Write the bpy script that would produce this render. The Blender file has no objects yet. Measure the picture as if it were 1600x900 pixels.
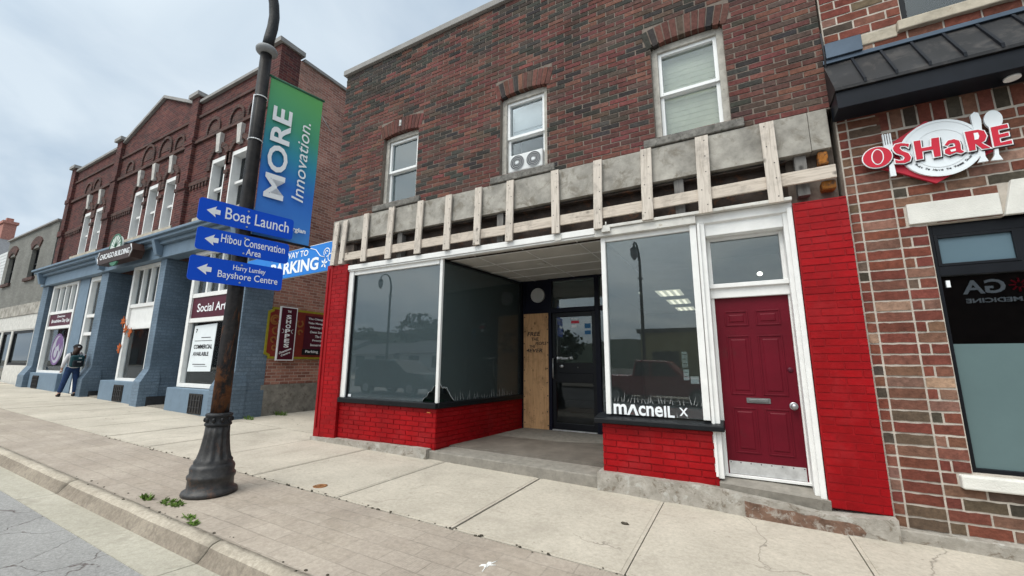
import bpy, bmesh, math, random
from mathutils import Vector, Matrix, noise
random.seed(11)
PI = math.pi
R = math.radians
sc = bpy.context.scene
COL = sc.collection

# ------------------------------------------------------------------ camera
F_PX, YAW, PIT, ROL = 640.55, R(28.545), R(10.392), R(0.384)
cd = bpy.data.cameras.new('camera')
cam = bpy.data.objects.new('camera', cd)
COL.objects.link(cam)
cd.sensor_width = 36.0
cd.lens = 36.0 * F_PX / 1600.0
cd.clip_start, cd.clip_end = 0.05, 3000
fw = Vector((-math.sin(YAW)*math.cos(PIT), math.cos(YAW)*math.cos(PIT), math.sin(PIT)))
r0 = Vector((math.cos(YAW), math.sin(YAW), 0))
u0 = r0.cross(fw)
rr = r0*math.cos(ROL) + u0*math.sin(ROL)
uu = -r0*math.sin(ROL) + u0*math.cos(ROL)
m3 = Matrix((rr, uu, -fw)).transposed()
cam.matrix_world = Matrix.Translation((0, -5.7, 1.6)) @ m3.to_4x4()
sc.camera = cam

# ------------------------------------------------------------------ sky, sun, exposure
SUN_EL, SUN_ROT = R(56), R(198)
w = bpy.data.worlds.new('World'); sc.world = w; w.use_nodes = True
nt = w.node_tree; nt.nodes.clear()
def wn(t, **k):
    n = nt.nodes.new(t)
    for a, b in k.items(): setattr(n, a, b)
    return n
out = wn('ShaderNodeOutputWorld'); bg = wn('ShaderNodeBackground')
sky = wn('ShaderNodeTexSky', sky_type='NISHITA', sun_disc=False, sun_elevation=SUN_EL, sun_rotation=SUN_ROT)
tc = wn('ShaderNodeTexCoord'); sep = wn('ShaderNodeSeparateXYZ')
mx = wn('ShaderNodeMath', operation='MAXIMUM'); mx.inputs[1].default_value = 0.0
ad = wn('ShaderNodeMath', operation='ADD'); ad.inputs[1].default_value = 0.22
dx = wn('ShaderNodeMath', operation='DIVIDE'); dy = wn('ShaderNodeMath', operation='DIVIDE')
cmb = wn('ShaderNodeCombineXYZ')
L = nt.links.new
L(tc.outputs['Generated'], sep.inputs[0]); L(sep.outputs[2], mx.inputs[0]); L(mx.outputs[0], ad.inputs[0])
L(sep.outputs[0], dx.inputs[0]); L(ad.outputs[0], dx.inputs[1]); L(sep.outputs[1], dy.inputs[0]); L(ad.outputs[0], dy.inputs[1])
L(dx.outputs[0], cmb.inputs[0]); L(dy.outputs[0], cmb.inputs[1])
n1 = wn('ShaderNodeTexNoise'); n1.inputs['Scale'].default_value = 0.9; n1.inputs['Detail'].default_value = 7; n1.inputs['Roughness'].default_value = 0.5; n1.inputs['Distortion'].default_value = 0.6
L(cmb.outputs[0], n1.inputs['Vector'])
cr = wn('ShaderNodeValToRGB')
cr.color_ramp.elements[0].position = 0.33; cr.color_ramp.elements[0].color = (0.80, 0.80, 0.80, 1)
cr.color_ramp.elements[1].position = 0.62; cr.color_ramp.elements[1].color = (1, 1, 1, 1)
L(n1.outputs['Fac'], cr.inputs[0])
n2 = wn('ShaderNodeTexNoise'); n2.inputs['Scale'].default_value = 1.7; n2.inputs['Detail'].default_value = 6; n2.inputs['Distortion'].default_value = 0.8
L(cmb.outputs[0], n2.inputs['Vector'])
cr2 = wn('ShaderNodeValToRGB')
cr2.color_ramp.elements[0].position = 0.36; cr2.color_ramp.elements[0].color = (3.9, 4.9, 6.0, 1)
cr2.color_ramp.elements[1].position = 0.64; cr2.color_ramp.elements[1].color = (5.9, 6.75, 7.5, 1)
L(n2.outputs['Fac'], cr2.inputs[0])
mixs = wn('ShaderNodeMix', data_type='RGBA')
L(cr.outputs[0], mixs.inputs['Factor']); L(sky.outputs[0], mixs.inputs['A']); L(cr2.outputs[0], mixs.inputs['B'])
# overcast is brightest round the veiled sun
vdot = wn('ShaderNodeVectorMath', operation='DOT_PRODUCT'); L(tc.outputs['Generated'], vdot.inputs[0])
vdot.inputs[1].default_value = (math.sin(SUN_ROT)*math.cos(SUN_EL), math.cos(SUN_ROT)*math.cos(SUN_EL), math.sin(SUN_EL))
gmr = wn('ShaderNodeMapRange', interpolation_type='SMOOTHSTEP'); gmr.inputs['From Min'].default_value = 0.45; gmr.inputs['From Max'].default_value = 1.0; gmr.inputs['To Min'].default_value = 0.0; gmr.inputs['To Max'].default_value = 1.0
L(vdot.outputs['Value'], gmr.inputs['Value'])
gcol = wn('ShaderNodeVectorMath', operation='SCALE'); gcol.inputs[0].default_value = (3.1, 2.65, 2.1); L(gmr.outputs[0], gcol.inputs['Scale'])
gadd = wn('ShaderNodeVectorMath', operation='ADD'); gadd.inputs[1].default_value = (1, 1, 1); L(gcol.outputs[0], gadd.inputs[0])
glow = wn('ShaderNodeVectorMath', operation='MULTIPLY'); L(mixs.outputs['Result'], glow.inputs[0]); L(gadd.outputs[0], glow.inputs[1])
L(glow.outputs[0], bg.inputs['Color']); bg.inputs['Strength'].default_value = 0.1
L(bg.outputs[0], out.inputs[0])

sl = bpy.data.lights.new('sun', 'SUN'); sl.energy = 1.5; sl.angle = R(28); sl.color = (1, 0.95, 0.88)
so = bpy.data.objects.new('sun', sl); COL.objects.link(so)
# direction of the sun as the sky texture places it
sd = Vector((math.sin(SUN_ROT)*math.cos(SUN_EL), math.cos(SUN_ROT)*math.cos(SUN_EL), math.sin(SUN_EL)))
so.rotation_euler = sd.to_track_quat('Z', 'Y').to_euler()
so.location = (0, -20, 30)
sc.view_settings.view_transform = 'Standard'; sc.view_settings.look = 'None'
sc.view_settings.gamma = 1.0; sc.view_settings.use_curve_mapping = False
sc.view_settings.exposure = 0.30

# ------------------------------------------------------------------ materials
M = {}
def rgba(c): return (c[0], c[1], c[2], 1)
class Mat:
    def __init__(s, name):
        s.m = bpy.data.materials.new(name); s.m.use_nodes = True; M[name] = s.m
        s.t = s.m.node_tree; s.b = s.t.nodes['Principled BSDF']; s.o = s.t.nodes['Material Output']
        s.tc = s.n('ShaderNodeTexCoord')
    def n(s, t, **k):
        x = s.t.nodes.new(t)
        for a, b in k.items(): setattr(x, a, b)
        return x
    def l(s, a, b): s.t.links.new(a, b)
    def vec(s, scale=(1, 1, 1), rot=(0, 0, 0)):
        mp = s.n('ShaderNodeMapping'); mp.inputs['Scale'].default_value = scale; mp.inputs['Rotation'].default_value = rot
        s.l(s.tc.outputs['Object'], mp.inputs[0]); return mp.outputs[0]
    def noise(s, sc_=5, det=5, rough=0.6, vec=None, dist=0):
        x = s.n('ShaderNodeTexNoise'); x.inputs['Scale'].default_value = sc_; x.inputs['Detail'].default_value = det
        x.inputs['Roughness'].default_value = rough; x.inputs['Distortion'].default_value = dist
        s.l(vec if vec is not None else s.tc.outputs['Object'], x.inputs['Vector']); return x.outputs['Fac']
    def ramp(s, fac, stops):
        x = s.n('ShaderNodeValToRGB'); e = x.color_ramp.elements
        while len(e) < len(stops): e.new(0.5)
        for i, (p, c) in enumerate(stops): e[i].position = p; e[i].color = rgba(c) if not isinstance(c, (int, float)) else (c, c, c, 1)
        s.l(fac, x.inputs[0]); return x.outputs[0]
    def mix(s, fac, a, b, mode='MIX'):
        x = s.n('ShaderNodeMix', data_type='RGBA', blend_type=mode)
        for key, v in (('Factor', fac), ('A', a), ('B', b)):
            if isinstance(v, (int, float)): x.inputs[key].default_value = v if key == 'Factor' else (v, v, v, 1)
            elif isinstance(v, tuple): x.inputs[key].default_value = rgba(v)
            else: s.l(v, x.inputs[key])
        return x.outputs['Result']
    def math(s, op, a, b=0.0):
        x = s.n('ShaderNodeMath', operation=op)
        for i, v in enumerate((a, b)):
            if isinstance(v, (int, float)): x.inputs[i].default_value = v
            else: s.l(v, x.inputs[i])
        return x.outputs[0]
    def col(s, v):
        if isinstance(v, tuple): s.b.inputs['Base Color'].default_value = rgba(v)
        else: s.l(v, s.b.inputs['Base Color'])
        return s
    def rough(s, v):
        if isinstance(v, (int, float)): s.b.inputs['Roughness'].default_value = v
        else: s.l(v, s.b.inputs['Roughness'])
        return s
    def metal(s, v): s.b.inputs['Metallic'].default_value = v; return s
    def spec(s, v): s.b.inputs['Specular IOR Level'].default_value = v; return s
    def bump(s, h, strength=0.3, dist=0.01):
        x = s.n('ShaderNodeBump'); x.inputs['Strength'].default_value = strength; x.inputs['Distance'].default_value = dist
        s.l(h, x.inputs['Height']); s.l(x.outputs[0], s.b.inputs['Normal']); return s

def plain(name, c, rough=0.6, var=0.25, scale=4.0, metal=0.0, bump=0.1, bscale=60, spec=0.22, dirt=None, dirt_at=0.62):
    m = Mat(name)
    f = m.noise(scale, 6, 0.65)
    lo = tuple(x*(1-var) for x in c); hi = tuple(min(1, x*(1+var*0.6)) for x in c)
    cc = m.ramp(f, [(0.3, lo), (0.7, hi)])
    if dirt:
        g = m.noise(scale*1.7, 8, 0.7, dist=0.5)
        cc = m.mix(m.ramp(g, [(dirt_at, 0.0), (dirt_at+0.12, 1.0)]), cc, dirt)
    m.col(cc).rough(rough).metal(metal).spec(spec)
    if bump: m.bump(m.noise(bscale, 4, 0.6), bump, 0.01)
    return m

def attr_brick(name, rough=0.9, scale=30, amt=0.45, bump=0.5, spec=0.2, dist=0.006):
    m = Mat(name); a = m.n('ShaderNodeAttribute', attribute_name='Col')
    f = m.noise(scale, 6, 0.7); g = m.noise(1.3, 6, 0.6)
    v = m.ramp(f, [(0.28, 1-amt), (0.72, 1+amt*0.5)])
    v2 = m.ramp(g, [(0.3, 0.70), (0.7, 1.18)])
    m.col(m.mix(1.0, m.mix(1.0, a.outputs['Color'], v, 'MULTIPLY'), v2, 'MULTIPLY')).rough(rough).spec(spec)
    m.bump(m.noise(scale*1.6, 5, 0.7), bump, dist); return m

def tex_brick(name, stops, mortar, bw=0.26, bh=0.085, ms=0.009, soot=None, rough=0.9, off=0.5, bumpd=0.01):
    """brick texture over an upright wall: runs along x+y, rises along z"""
    m = Mat(name)
    sp = m.n('ShaderNodeSeparateXYZ'); m.l(m.tc.outputs['Object'], sp.inputs[0])
    cb = m.n('ShaderNodeCombineXYZ'); m.l(m.math('ADD', sp.outputs[0], sp.outputs[1]), cb.inputs[0]); m.l(sp.outputs[2], cb.inputs[1])
    wob = m.n('ShaderNodeTexNoise'); wob.inputs['Scale'].default_value = 7; m.l(m.tc.outputs['Object'], wob.inputs['Vector'])
    vm = m.n('ShaderNodeVectorMath', operation='MULTIPLY_ADD'); m.l(wob.outputs['Color'], vm.inputs[0]); vm.inputs[1].default_value = (0.012, 0.012, 0); m.l(cb.outputs[0], vm.inputs[2])
    b = m.n('ShaderNodeTexBrick'); b.offset = off
    b.inputs['Color1'].default_value = (0, 0, 0, 1); b.inputs['Color2'].default_value = (1, 1, 1, 1); b.inputs['Mortar'].default_value = (0.5, 0.5, 0.5, 1)
    b.inputs['Scale'].default_value = 1; b.inputs['Mortar Size'].default_value = ms; b.inputs['Mortar Smooth'].default_value = 0.3
    b.inputs['Brick Width'].default_value = bw; b.inputs['Row Height'].default_value = bh
    m.l(vm.outputs[0], b.inputs['Vector'])
    c = m.ramp(b.outputs['Color'], stops)
    c = m.mix(1.0, c, m.ramp(m.noise(26, 6, 0.7), [(0.28, 0.65), (0.72, 1.2)]), 'MULTIPLY')
    c = m.mix(b.outputs['Fac'], c, mortar)
    c = m.mix(1.0, c, m.ramp(m.noise(0.8, 7, 0.6), [(0.3, 0.72), (0.7, 1.15)]), 'MULTIPLY')
    if soot: c = m.mix(m.ramp(m.noise(0.5, 8, 0.7, dist=0.5), [(0.5, 0.0), (0.68, 0.75)]), c, soot)
    m.col(c).rough(rough).spec(0.2)
    h = m.math('SUBTRACT', m.math('MULTIPLY', m.noise(60, 5), 0.35), b.outputs['Fac'])
    m.bump(h, 0.8, bumpd); return m

# bricks and masonry
attr_brick('old_brick', amt=0.5, scale=24)
attr_brick('restaurant_brick', amt=0.45, scale=22, bump=0.7, dist=0.01)
m = attr_brick('red_painted_brick', rough=0.5, scale=14, amt=0.16, bump=0.6, spec=0.15)
c0 = m.b.inputs['Base Color'].links[0].from_socket
c1 = m.mix(m.ramp(m.noise(1.7, 8, 0.7, dist=0.4), [(0.5, 0.0), (0.72, 0.45)]), c0, (0.34, 0.030, 0.034))
c1 = m.mix(m.ramp(m.noise(3.4, 9, 0.75, dist=0.5), [(0.56, 0.0), (0.7, 0.5)]), c1, (0.17, 0.006, 0.009))
c1 = m.mix(m.ramp(m.noise(19, 7, 0.8), [(0.70, 0.0), (0.735, 0.8)]), c1, (0.30, 0.17, 0.14))
m.col(c1)
plain('mortar', (0.20, 0.165, 0.14), 0.95, 0.35, 8, bump=0.5)
plain('pale_mortar', (0.48, 0.43, 0.375), 0.95, 0.25, 8, bump=0.5)
plain('red_paint', (0.27, 0.003, 0.006), 0.55, 0.2, 5, bump=0.3, bscale=25)
tex_brick('block_brick', [(0.0, (0.060, 0.024, 0.024)), (0.5, (0.105, 0.029, 0.029)), (1.0, (0.15, 0.050, 0.040))], (0.14, 0.095, 0.082), soot=(0.045, 0.032, 0.03))
tex_brick('side_brick', [(0.0, (0.24, 0.105, 0.08)), (0.5, (0.37, 0.165, 0.125)), (1.0, (0.46, 0.24, 0.18))], (0.45, 0.35, 0.30), soot=(0.20, 0.14, 0.115))
tex_brick('dark_trim_brick', [(0.0, (0.06, 0.035, 0.032)), (1.0, (0.12, 0.06, 0.05))], (0.12, 0.095, 0.085))
tex_brick('grey_painted_brick', [(0.0, (0.185, 0.183, 0.165)), (1.0, (0.225, 0.222, 0.205))], (0.17, 0.168, 0.155), bumpd=0.006)
tex_brick('blue_painted_brick', [(0.0, (0.135, 0.19, 0.25)), (1.0, (0.165, 0.225, 0.29))], (0.11, 0.155, 0.205), bw=0.3, bh=0.095, rough=0.5)
plain('blue_paint', (0.15, 0.21, 0.275), 0.5, 0.14, 3, bump=0.2, bscale=18, dirt=(0.09, 0.125, 0.165), dirt_at=0.6)
plain('slate_blue_paint', (0.075, 0.115, 0.16), 0.5, 0.2, 3, bump=0.2)
plain('black_base_paint', (0.035, 0.036, 0.04), 0.5, 0.4, 5)
plain('concrete_band', (0.35, 0.33, 0.295), 0.9, 0.5, 2.6, bump=0.5, bscale=14, dirt=(0.20, 0.18, 0.15), dirt_at=0.52)
m = plain('foundation_concrete', (0.33, 0.305, 0.27), 0.95, 0.4, 6, bump=0.9, bscale=22)
c = m.ramp(m.noise(6, 6, 0.65), [(0.3, (0.22, 0.20, 0.17)), (0.7, (0.40, 0.37, 0.33))])
c = m.mix(m.ramp(m.noise(4.5, 9, 0.75, dist=0.6), [(0.54, 0.0), (0.64, 0.6)]), c, (0.50, 0.49, 0.46))
c = m.mix(m.ramp(m.noise(7.5, 9, 0.75, m.vec((1, 1, 1.01), (0.3, 0, 0)), dist=0.9), [(0.54, 0.0), (0.62, 0.8)]), c, (0.15, 0.12, 0.09))
m.col(c)
plain('dark_foundation', (0.24, 0.225, 0.20), 0.95, 0.45, 4, bump=0.9, bscale=12, dirt=(0.13, 0.115, 0.10), dirt_at=0.54)
plain('brown_patch', (0.165, 0.10, 0.072), 0.95, 0.5, 8, bump=1.0, bscale=18, dirt=(0.32, 0.285, 0.25), dirt_at=0.52)
plain('limewash', (0.56, 0.57, 0.56), 0.9, 0.3, 14, bump=0.8, bscale=30, dirt=(0.30, 0.28, 0.25), dirt_at=0.5)
plain('entry_concrete', (0.25, 0.23, 0.20), 0.85, 0.25, 9, bump=0.5, bscale=30, dirt=(0.17, 0.152, 0.13), dirt_at=0.58)
plain('sill_stone', (0.19, 0.18, 0.165), 0.95, 0.5, 10, bump=0.9, bscale=30, dirt=(0.08, 0.08, 0.07), dirt_at=0.52)
plain('white_stone', (0.66, 0.645, 0.60), 0.9, 0.1, 5, bump=0.5, bscale=70)
plain('pale_stone', (0.45, 0.40, 0.32), 0.9, 0.35, 5, bump=0.6, bscale=30, dirt=(0.25, 0.18, 0.12), dirt_at=0.6)
plain('coping', (0.27, 0.26, 0.25), 0.7, 0.2, 3, bump=0.2)
plain('keystone_white', (0.50, 0.48, 0.45), 0.9, 0.3, 6, bump=0.4)
# paint, metal, wood
plain('white_paint', (0.74, 0.735, 0.72), 0.5, 0.08, 6, bump=0.12, bscale=30, dirt=(0.50, 0.48, 0.43), dirt_at=0.68)
plain('dirty_white_paint', (0.58, 0.565, 0.53), 0.6, 0.2, 5, bump=0.3, bscale=30, dirt=(0.34, 0.30, 0.24), dirt_at=0.58)
plain('worn_casing', (0.42, 0.40, 0.36), 0.75, 0.3, 9, bump=0.5, bscale=40, dirt=(0.22, 0.19, 0.16), dirt_at=0.56)
plain('vinyl_white', (0.78, 0.79, 0.79), 0.4, 0.05, 4, bump=0)
plain('black_paint', (0.010, 0.011, 0.013), 0.4, 0.3, 6, bump=0.15, spec=0.18)
plain('navy_panel', (0.007, 0.008, 0.018), 0.4, 0.25, 4, bump=0.1, spec=0.15)
plain('black_aluminium', (0.008, 0.009, 0.012), 0.35, 0.25, 4, bump=0.05, spec=0.2)
plain('dark_steel', (0.055, 0.042, 0.036), 0.8, 0.6, 4, bump=0.5, bscale=20, dirt=(0.12, 0.055, 0.03), dirt_at=0.55)
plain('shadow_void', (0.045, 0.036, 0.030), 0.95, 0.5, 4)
plain('rust_orange', (0.36, 0.14, 0.03), 0.95, 0.6, 9, bump=1.0, bscale=30, dirt=(0.10, 0.055, 0.035), dirt_at=0.47)
plain('steel_grey', (0.42, 0.43, 0.44), 0.35, 0.15, 6, metal=0.8, bump=0.05)
plain('pewter', (0.16, 0.165, 0.165), 0.4, 0.2, 6, metal=0.4, bump=0.05)
plain('kick_plate', (0.62, 0.63, 0.64), 0.3, 0.25, 9, metal=0.55, bump=0.1, dirt=(0.40, 0.38, 0.36))
plain('maroon_paint', (0.112, 0.004, 0.012), 0.45, 0.18, 2.5, bump=0.15, bscale=25, spec=0.15, dirt=(0.085, 0.010, 0.014), dirt_at=0.6)
plain('canopy_metal', (0.020, 0.020, 0.022), 0.45, 0.35, 2.5, metal=0.2, bump=0.05, spec=0.25, dirt=(0.05, 0.046, 0.045), dirt_at=0.5)
plain('canopy_trim', (0.009, 0.011, 0.016), 0.4, 0.3, 3, bump=0.03, spec=0.15)
plain('flashing', (0.075, 0.10, 0.135), 0.4, 0.2, 3, metal=0.4)
plain('ceiling_tile', (0.52, 0.50, 0.46), 0.8, 0.14, 2, bump=0.3, bscale=90)
plain('interior_grey', (0.38, 0.39, 0.38), 0.9, 0.15, 1.5, bump=0)
plain('interior_dark', (0.15, 0.155, 0.15), 0.9, 0.2, 1.5, bump=0)
plain('interior_floor', (0.16, 0.14, 0.12), 0.6, 0.3, 3, bump=0)
plain('turf', (0.018, 0.075, 0.038), 0.95, 0.6, 40, bump=1.0, bscale=120)
plain('roof_felt', (0.09, 0.09, 0.09), 0.95, 0.3, 3)
plain('shingle', (0.14, 0.145, 0.155), 0.95, 0.3, 10, bump=0.6)
plain('siding_white', (0.60, 0.61, 0.61), 0.6, 0.1, 3)
plain('brick_red_plain', (0.42, 0.20, 0.16), 0.9, 0.4, 12, bump=0.6)
plain('blind_cream', (0.78, 0.76, 0.60), 0.9, 0.12, 5, bump=0)
plain('blind_white', (0.70, 0.73, 0.76), 0.9, 0.12, 5, bump=0)
plain('curtain_sky_tint', (0.36, 0.38, 0.44), 0.9, 0.3, 3, bump=0)  # grey curtain, sky reflection on the pane mixed into its colour
plain('sign_blue', (0.004, 0.075, 0.58), 0.4, 0.05, 2, bump=0, spec=0.15)
plain('sign_white', (0.80, 0.82, 0.84), 0.4, 0.03, 2, bump=0)
plain('banner_blue', (0.02, 0.19, 0.60), 0.5, 0.06, 2, bump=0)
plain('sign_maroon', (0.075, 0.010, 0.022), 0.4, 0.15, 3, bump=0.1)
plain('sign_red', (0.52, 0.018, 0.040), 0.35, 0.05, 3, bump=0)
plain('sign_shadow', (0.025, 0.018, 0.020), 0.5, 0.1, 3, bump=0)
plain('napkin_red', (0.42, 0.020, 0.040), 0.45, 0.08, 3, bump=0)
plain('plate_white', (0.72, 0.76, 0.79), 0.3, 0.06, 3, bump=0)
plain('board_red', (0.20, 0.028, 0.020), 0.5, 0.3, 4, bump=0.2)
plain('board_gold', (0.30, 0.26, 0.025), 0.5, 0.2, 8, bump=0.1)
plain('scroll_gold', (0.28, 0.11, 0.035), 0.5, 0.3, 10, bump=0.2)
plain('sign_black', (0.012, 0.012, 0.014), 0.4, 0.2, 3, bump=0)
plain('sign_brown', (0.045, 0.024, 0.020), 0.5, 0.3, 3)
plain('sign_green', (0.05, 0.16, 0.10), 0.5, 0.2, 6)
plain('pale_seafoam', (0.62, 0.68, 0.64), 0.5, 0.2, 6)
plain('paper', (0.68, 0.72, 0.74), 0.8, 0.06, 4, bump=0)
plain('paper_grey', (0.42, 0.43, 0.43), 0.8, 0.1, 4, bump=0)
plain('ink', (0.03, 0.03, 0.035), 0.7, 0.1, 4, bump=0)
plain('sticker_blue', (0.03, 0.14, 0.30), 0.5, 0.1, 4, bump=0)
plain('sticker_orange', (0.70, 0.30, 0.08), 0.6, 0.1, 4, bump=0)
plain('leaf_orange', (0.42, 0.10, 0.025), 0.8, 0.4, 20)
plain('leaf_green', (0.11, 0.185, 0.035), 0.8, 0.55, 30, bump=0)
plain('purple', (0.16, 0.09, 0.22), 0.5, 0.3, 6, bump=0)
plain('lilac_grey', (0.36, 0.36, 0.42), 0.5, 0.2, 6, bump=0)
plain('collar_black', (0.02, 0.021, 0.023), 0.5, 0.5, 25, bump=0.6, bscale=40, dirt=(0.10, 0.055, 0.035), dirt_at=0.6)
plain('ring_grey', (0.25, 0.255, 0.26), 0.55, 0.2, 6, bump=0.2)
plain('cap_rust', (0.26, 0.12, 0.05), 0.8, 0.4, 25, bump=0.5)
plain('debris', (0.07, 0.06, 0.045), 0.9, 0.3, 20)
plain('denim', (0.022, 0.045, 0.115), 0.9, 0.3, 12)
plain('white_cloth', (0.60, 0.58, 0.60), 0.9, 0.1, 8)
plain('skin', (0.48, 0.28, 0.20), 0.6, 0.1, 8, bump=0)
plain('hair_brown', (0.035, 0.018, 0.012), 0.6, 0.3, 30)
plain('cap_black', (0.012, 0.012, 0.014), 0.8, 0.3, 10)
plain('pack_teal', (0.010, 0.045, 0.055), 0.7, 0.3, 8)
plain('pack_dark', (0.012, 0.016, 0.022), 0.7, 0.3, 8)
plain('car_red', (0.26, 0.012, 0.018), 0.25, 0.06, 3, bump=0, spec=0.6)
plain('car_dark', (0.030, 0.034, 0.038), 0.5, 0.1, 3, bump=0, spec=0.2)
plain('tyre', (0.012, 0.012, 0.012), 0.9, 0.2, 10)
plain('yellow_wall', (0.34, 0.30, 0.13), 0.9, 0.15, 2, bump=0)
plain('dark_wall', (0.045, 0.032, 0.028), 0.9, 0.25, 2, bump=0)
plain('hill_green', (0.03, 0.045, 0.025), 0.95, 0.5, 0.2, bump=0)
plain('tree_leaf', (0.035, 0.06, 0.022), 0.9, 0.5, 0.8, bump=0)
plain('bark', (0.07, 0.05, 0.035), 0.95, 0.4, 10)
plain('grate', (0.035, 0.032, 0.03), 0.8, 0.5, 20)
plain('splatter', (0.75, 0.75, 0.73), 0.7, 0.1, 20, bump=0)
plain('cord_white', (0.6, 0.6, 0.58), 0.6, 0.05, 4, bump=0)
plain('ac_white', (0.66, 0.67, 0.67), 0.5, 0.06, 4, bump=0)
plain('ac_dark', (0.045, 0.047, 0.05), 0.6, 0.2, 20, bump=0)

def wood(name, base, dark, axis='Z'):
    m = Mat(name)
    s = {'Z': (9, 9, 0.7), 'X': (0.7, 9, 9)}[axis]
    v = m.vec(s)
    f = m.noise(3.0, 7, 0.65, v, 1.2)
    c = m.ramp(f, [(0.25, dark), (0.5, base), (0.75, tuple(min(1, x*1.12) for x in base))])
    kn = m.n('ShaderNodeTexVoronoi'); kn.inputs['Scale'].default_value = 2.3; kn.inputs['Randomness'].default_value = 1.0
    m.l(m.vec((2.2, 2.2, 1.6) if axis == 'Z' else (1.6, 2.2, 2.2)), kn.inputs['Vector'])
    c = m.mix(m.ramp(kn.outputs['Distance'], [(0.06, 0.9), (0.16, 0.0)]), c, tuple(x*0.3 for x in base))
    st = m.noise(3.2, 7, 0.7, None, 0.3)
    c = m.mix(m.ramp(st, [(0.52, 0.0), (0.68, 0.7)]), c, tuple(x*0.5 for x in base))
    m.col(c).rough(0.9).spec(0.2).bump(f, 0.25, 0.01)
wood('weathered_wood', (0.56, 0.50, 0.44), (0.30, 0.255, 0.21), 'Z')
wood('weathered_wood_rail', (0.55, 0.48, 0.41), (0.29, 0.24, 0.195), 'X')
wood('plywood', (0.56, 0.33, 0.17), (0.30, 0.155, 0.07), 'Z')
wood('old_timber', (0.19, 0.18, 0.17), (0.09, 0.085, 0.08), 'Z')

# concrete pavement, pavers, kerb, road
m = Mat('pavement')
c = m.ramp(m.noise(0.9, 8, 0.6), [(0.3, (0.40, 0.36, 0.30)), (0.7, (0.52, 0.47, 0.395))])
c = m.mix(1.0, c, m.ramp(m.noise(24, 7, 0.85), [(0.3, 0.74), (0.7, 1.18)]), 'MULTIPLY')
c = m.mix(m.ramp(m.noise(1.3, 9, 0.75, dist=0.7), [(0.5, 0.0), (0.7, 0.5)]), c, (0.30, 0.265, 0.22))
c = m.mix(m.ramp(m.noise(4.3, 9, 0.75, dist=0.7), [(0.57, 0.0), (0.74, 0.65)]), c, (0.26, 0.225, 0.185))
cv = m.n('ShaderNodeTexVoronoi', feature='DISTANCE_TO_EDGE'); cv.inputs['Scale'].default_value = 0.42
cw = m.n('ShaderNodeTexNoise'); cw.inputs['Scale'].default_value = 1.8; cw.inputs['Detail'].default_value = 8; m.l(m.tc.outputs['Object'], cw.inputs['Vector'])
cx_ = m.n('ShaderNodeVectorMath', operation='MULTIPLY_ADD'); m.l(cw.outputs['Color'], cx_.inputs[0]); cx_.inputs[1].default_value = (0.9, 0.9, 0); m.l(m.tc.outputs['Object'], cx_.inputs[2])
m.l(cx_.outputs[0], cv.inputs['Vector'])
ck = m.math('MULTIPLY', m.ramp(cv.outputs['Distance'], [(0.0012, 0.75), (0.004, 0.0)]), m.ramp(m.noise(0.5, 3, 0.5), [(0.5, 0.0), (0.58, 1.0)]))
c = m.mix(ck, c, (0.14, 0.12, 0.10))
vo = m.n('ShaderNodeTexVoronoi'); vo.inputs['Scale'].default_value = 4.0; m.l(m.tc.outputs['Object'], vo.inputs['Vector'])
c = m.mix(m.ramp(vo.outputs['Distance'], [(0.03, 0.55), (0.055, 0.0)]), c, (0.20, 0.175, 0.15))
m.col(c).rough(0.92).spec(0.25).bump(m.noise(110, 4, 0.7), 0.45, 0.004)

m = Mat('stamped_paving')
br = m.n('ShaderNodeTexBrick'); br.offset = 0.5
for k, v in (('Scale', 1), ('Mortar Size', 0.007), ('Mortar Smooth', 0.4), ('Brick Width', 0.42), ('Row Height', 0.21)): br.inputs[k].default_value = v
br.inputs['Color1'].default_value = (0.93, 0.92, 0.91, 1); br.inputs['Color2'].default_value = (1.04, 1.04, 1.04, 1); br.inputs['Mortar'].default_value = (0.9, 0.9, 0.9, 1)
wv = m.n('ShaderNodeTexNoise'); wv.inputs['Scale'].default_value = 3; m.l(m.tc.outputs['Object'], wv.inputs['Vector'])
va = m.n('ShaderNodeVectorMath', operation='MULTIPLY_ADD'); m.l(wv.outputs['Color'], va.inputs[0]); va.inputs[1].default_value = (0.03, 0.03, 0); m.l(m.tc.outputs['Object'], va.inputs[2])
m.l(va.outputs[0], br.inputs['Vector'])
c = m.ramp(m.noise(0.8, 8, 0.65), [(0.3, (0.30, 0.255, 0.215)), (0.7, (0.42, 0.365, 0.305))])
c = m.mix(1.0, c, br.outputs['Color'], 'MULTIPLY')
wear = m.ramp(m.noise(0.55, 5, 0.6), [(0.42, 0.15), (0.6, 1.0)])
mf = m.math('MULTIPLY', br.outputs['Fac'], wear)
c = m.mix(m.math('MULTIPLY', mf, 0.55), c, (0.24, 0.205, 0.17))
c = m.mix(1.0, c, m.ramp(m.noise(20, 7, 0.85), [(0.3, 0.72), (0.7, 1.2)]), 'MULTIPLY')
stripe = m.n('ShaderNodeTexWave', wave_type='BANDS', bands_direction='X'); stripe.inputs['Scale'].default_value = 14; stripe.inputs['Distortion'].default_value = 1.5
m.l(m.tc.outputs['Object'], stripe.inputs['Vector'])
gz = m.ramp(m.noise(1.1, 4, 0.5), [(0.5, 0.0), (0.62, 1.0)])
c = m.mix(m.math('MULTIPLY', m.math('MULTIPLY', stripe.outputs['Fac'], gz), 0.22), c, (0.19, 0.165, 0.14))
c = m.mix(m.ramp(m.noise(1.6, 9, 0.75, dist=0.8), [(0.5, 0.0), (0.68, 0.55)]), c, (0.235, 0.195, 0.155))
c = m.mix(m.ramp(m.noise(5, 9, 0.75, dist=0.8), [(0.58, 0.0), (0.72, 0.7)]), c, (0.20, 0.165, 0.13))
m.col(c).rough(0.93).spec(0.25)
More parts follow.
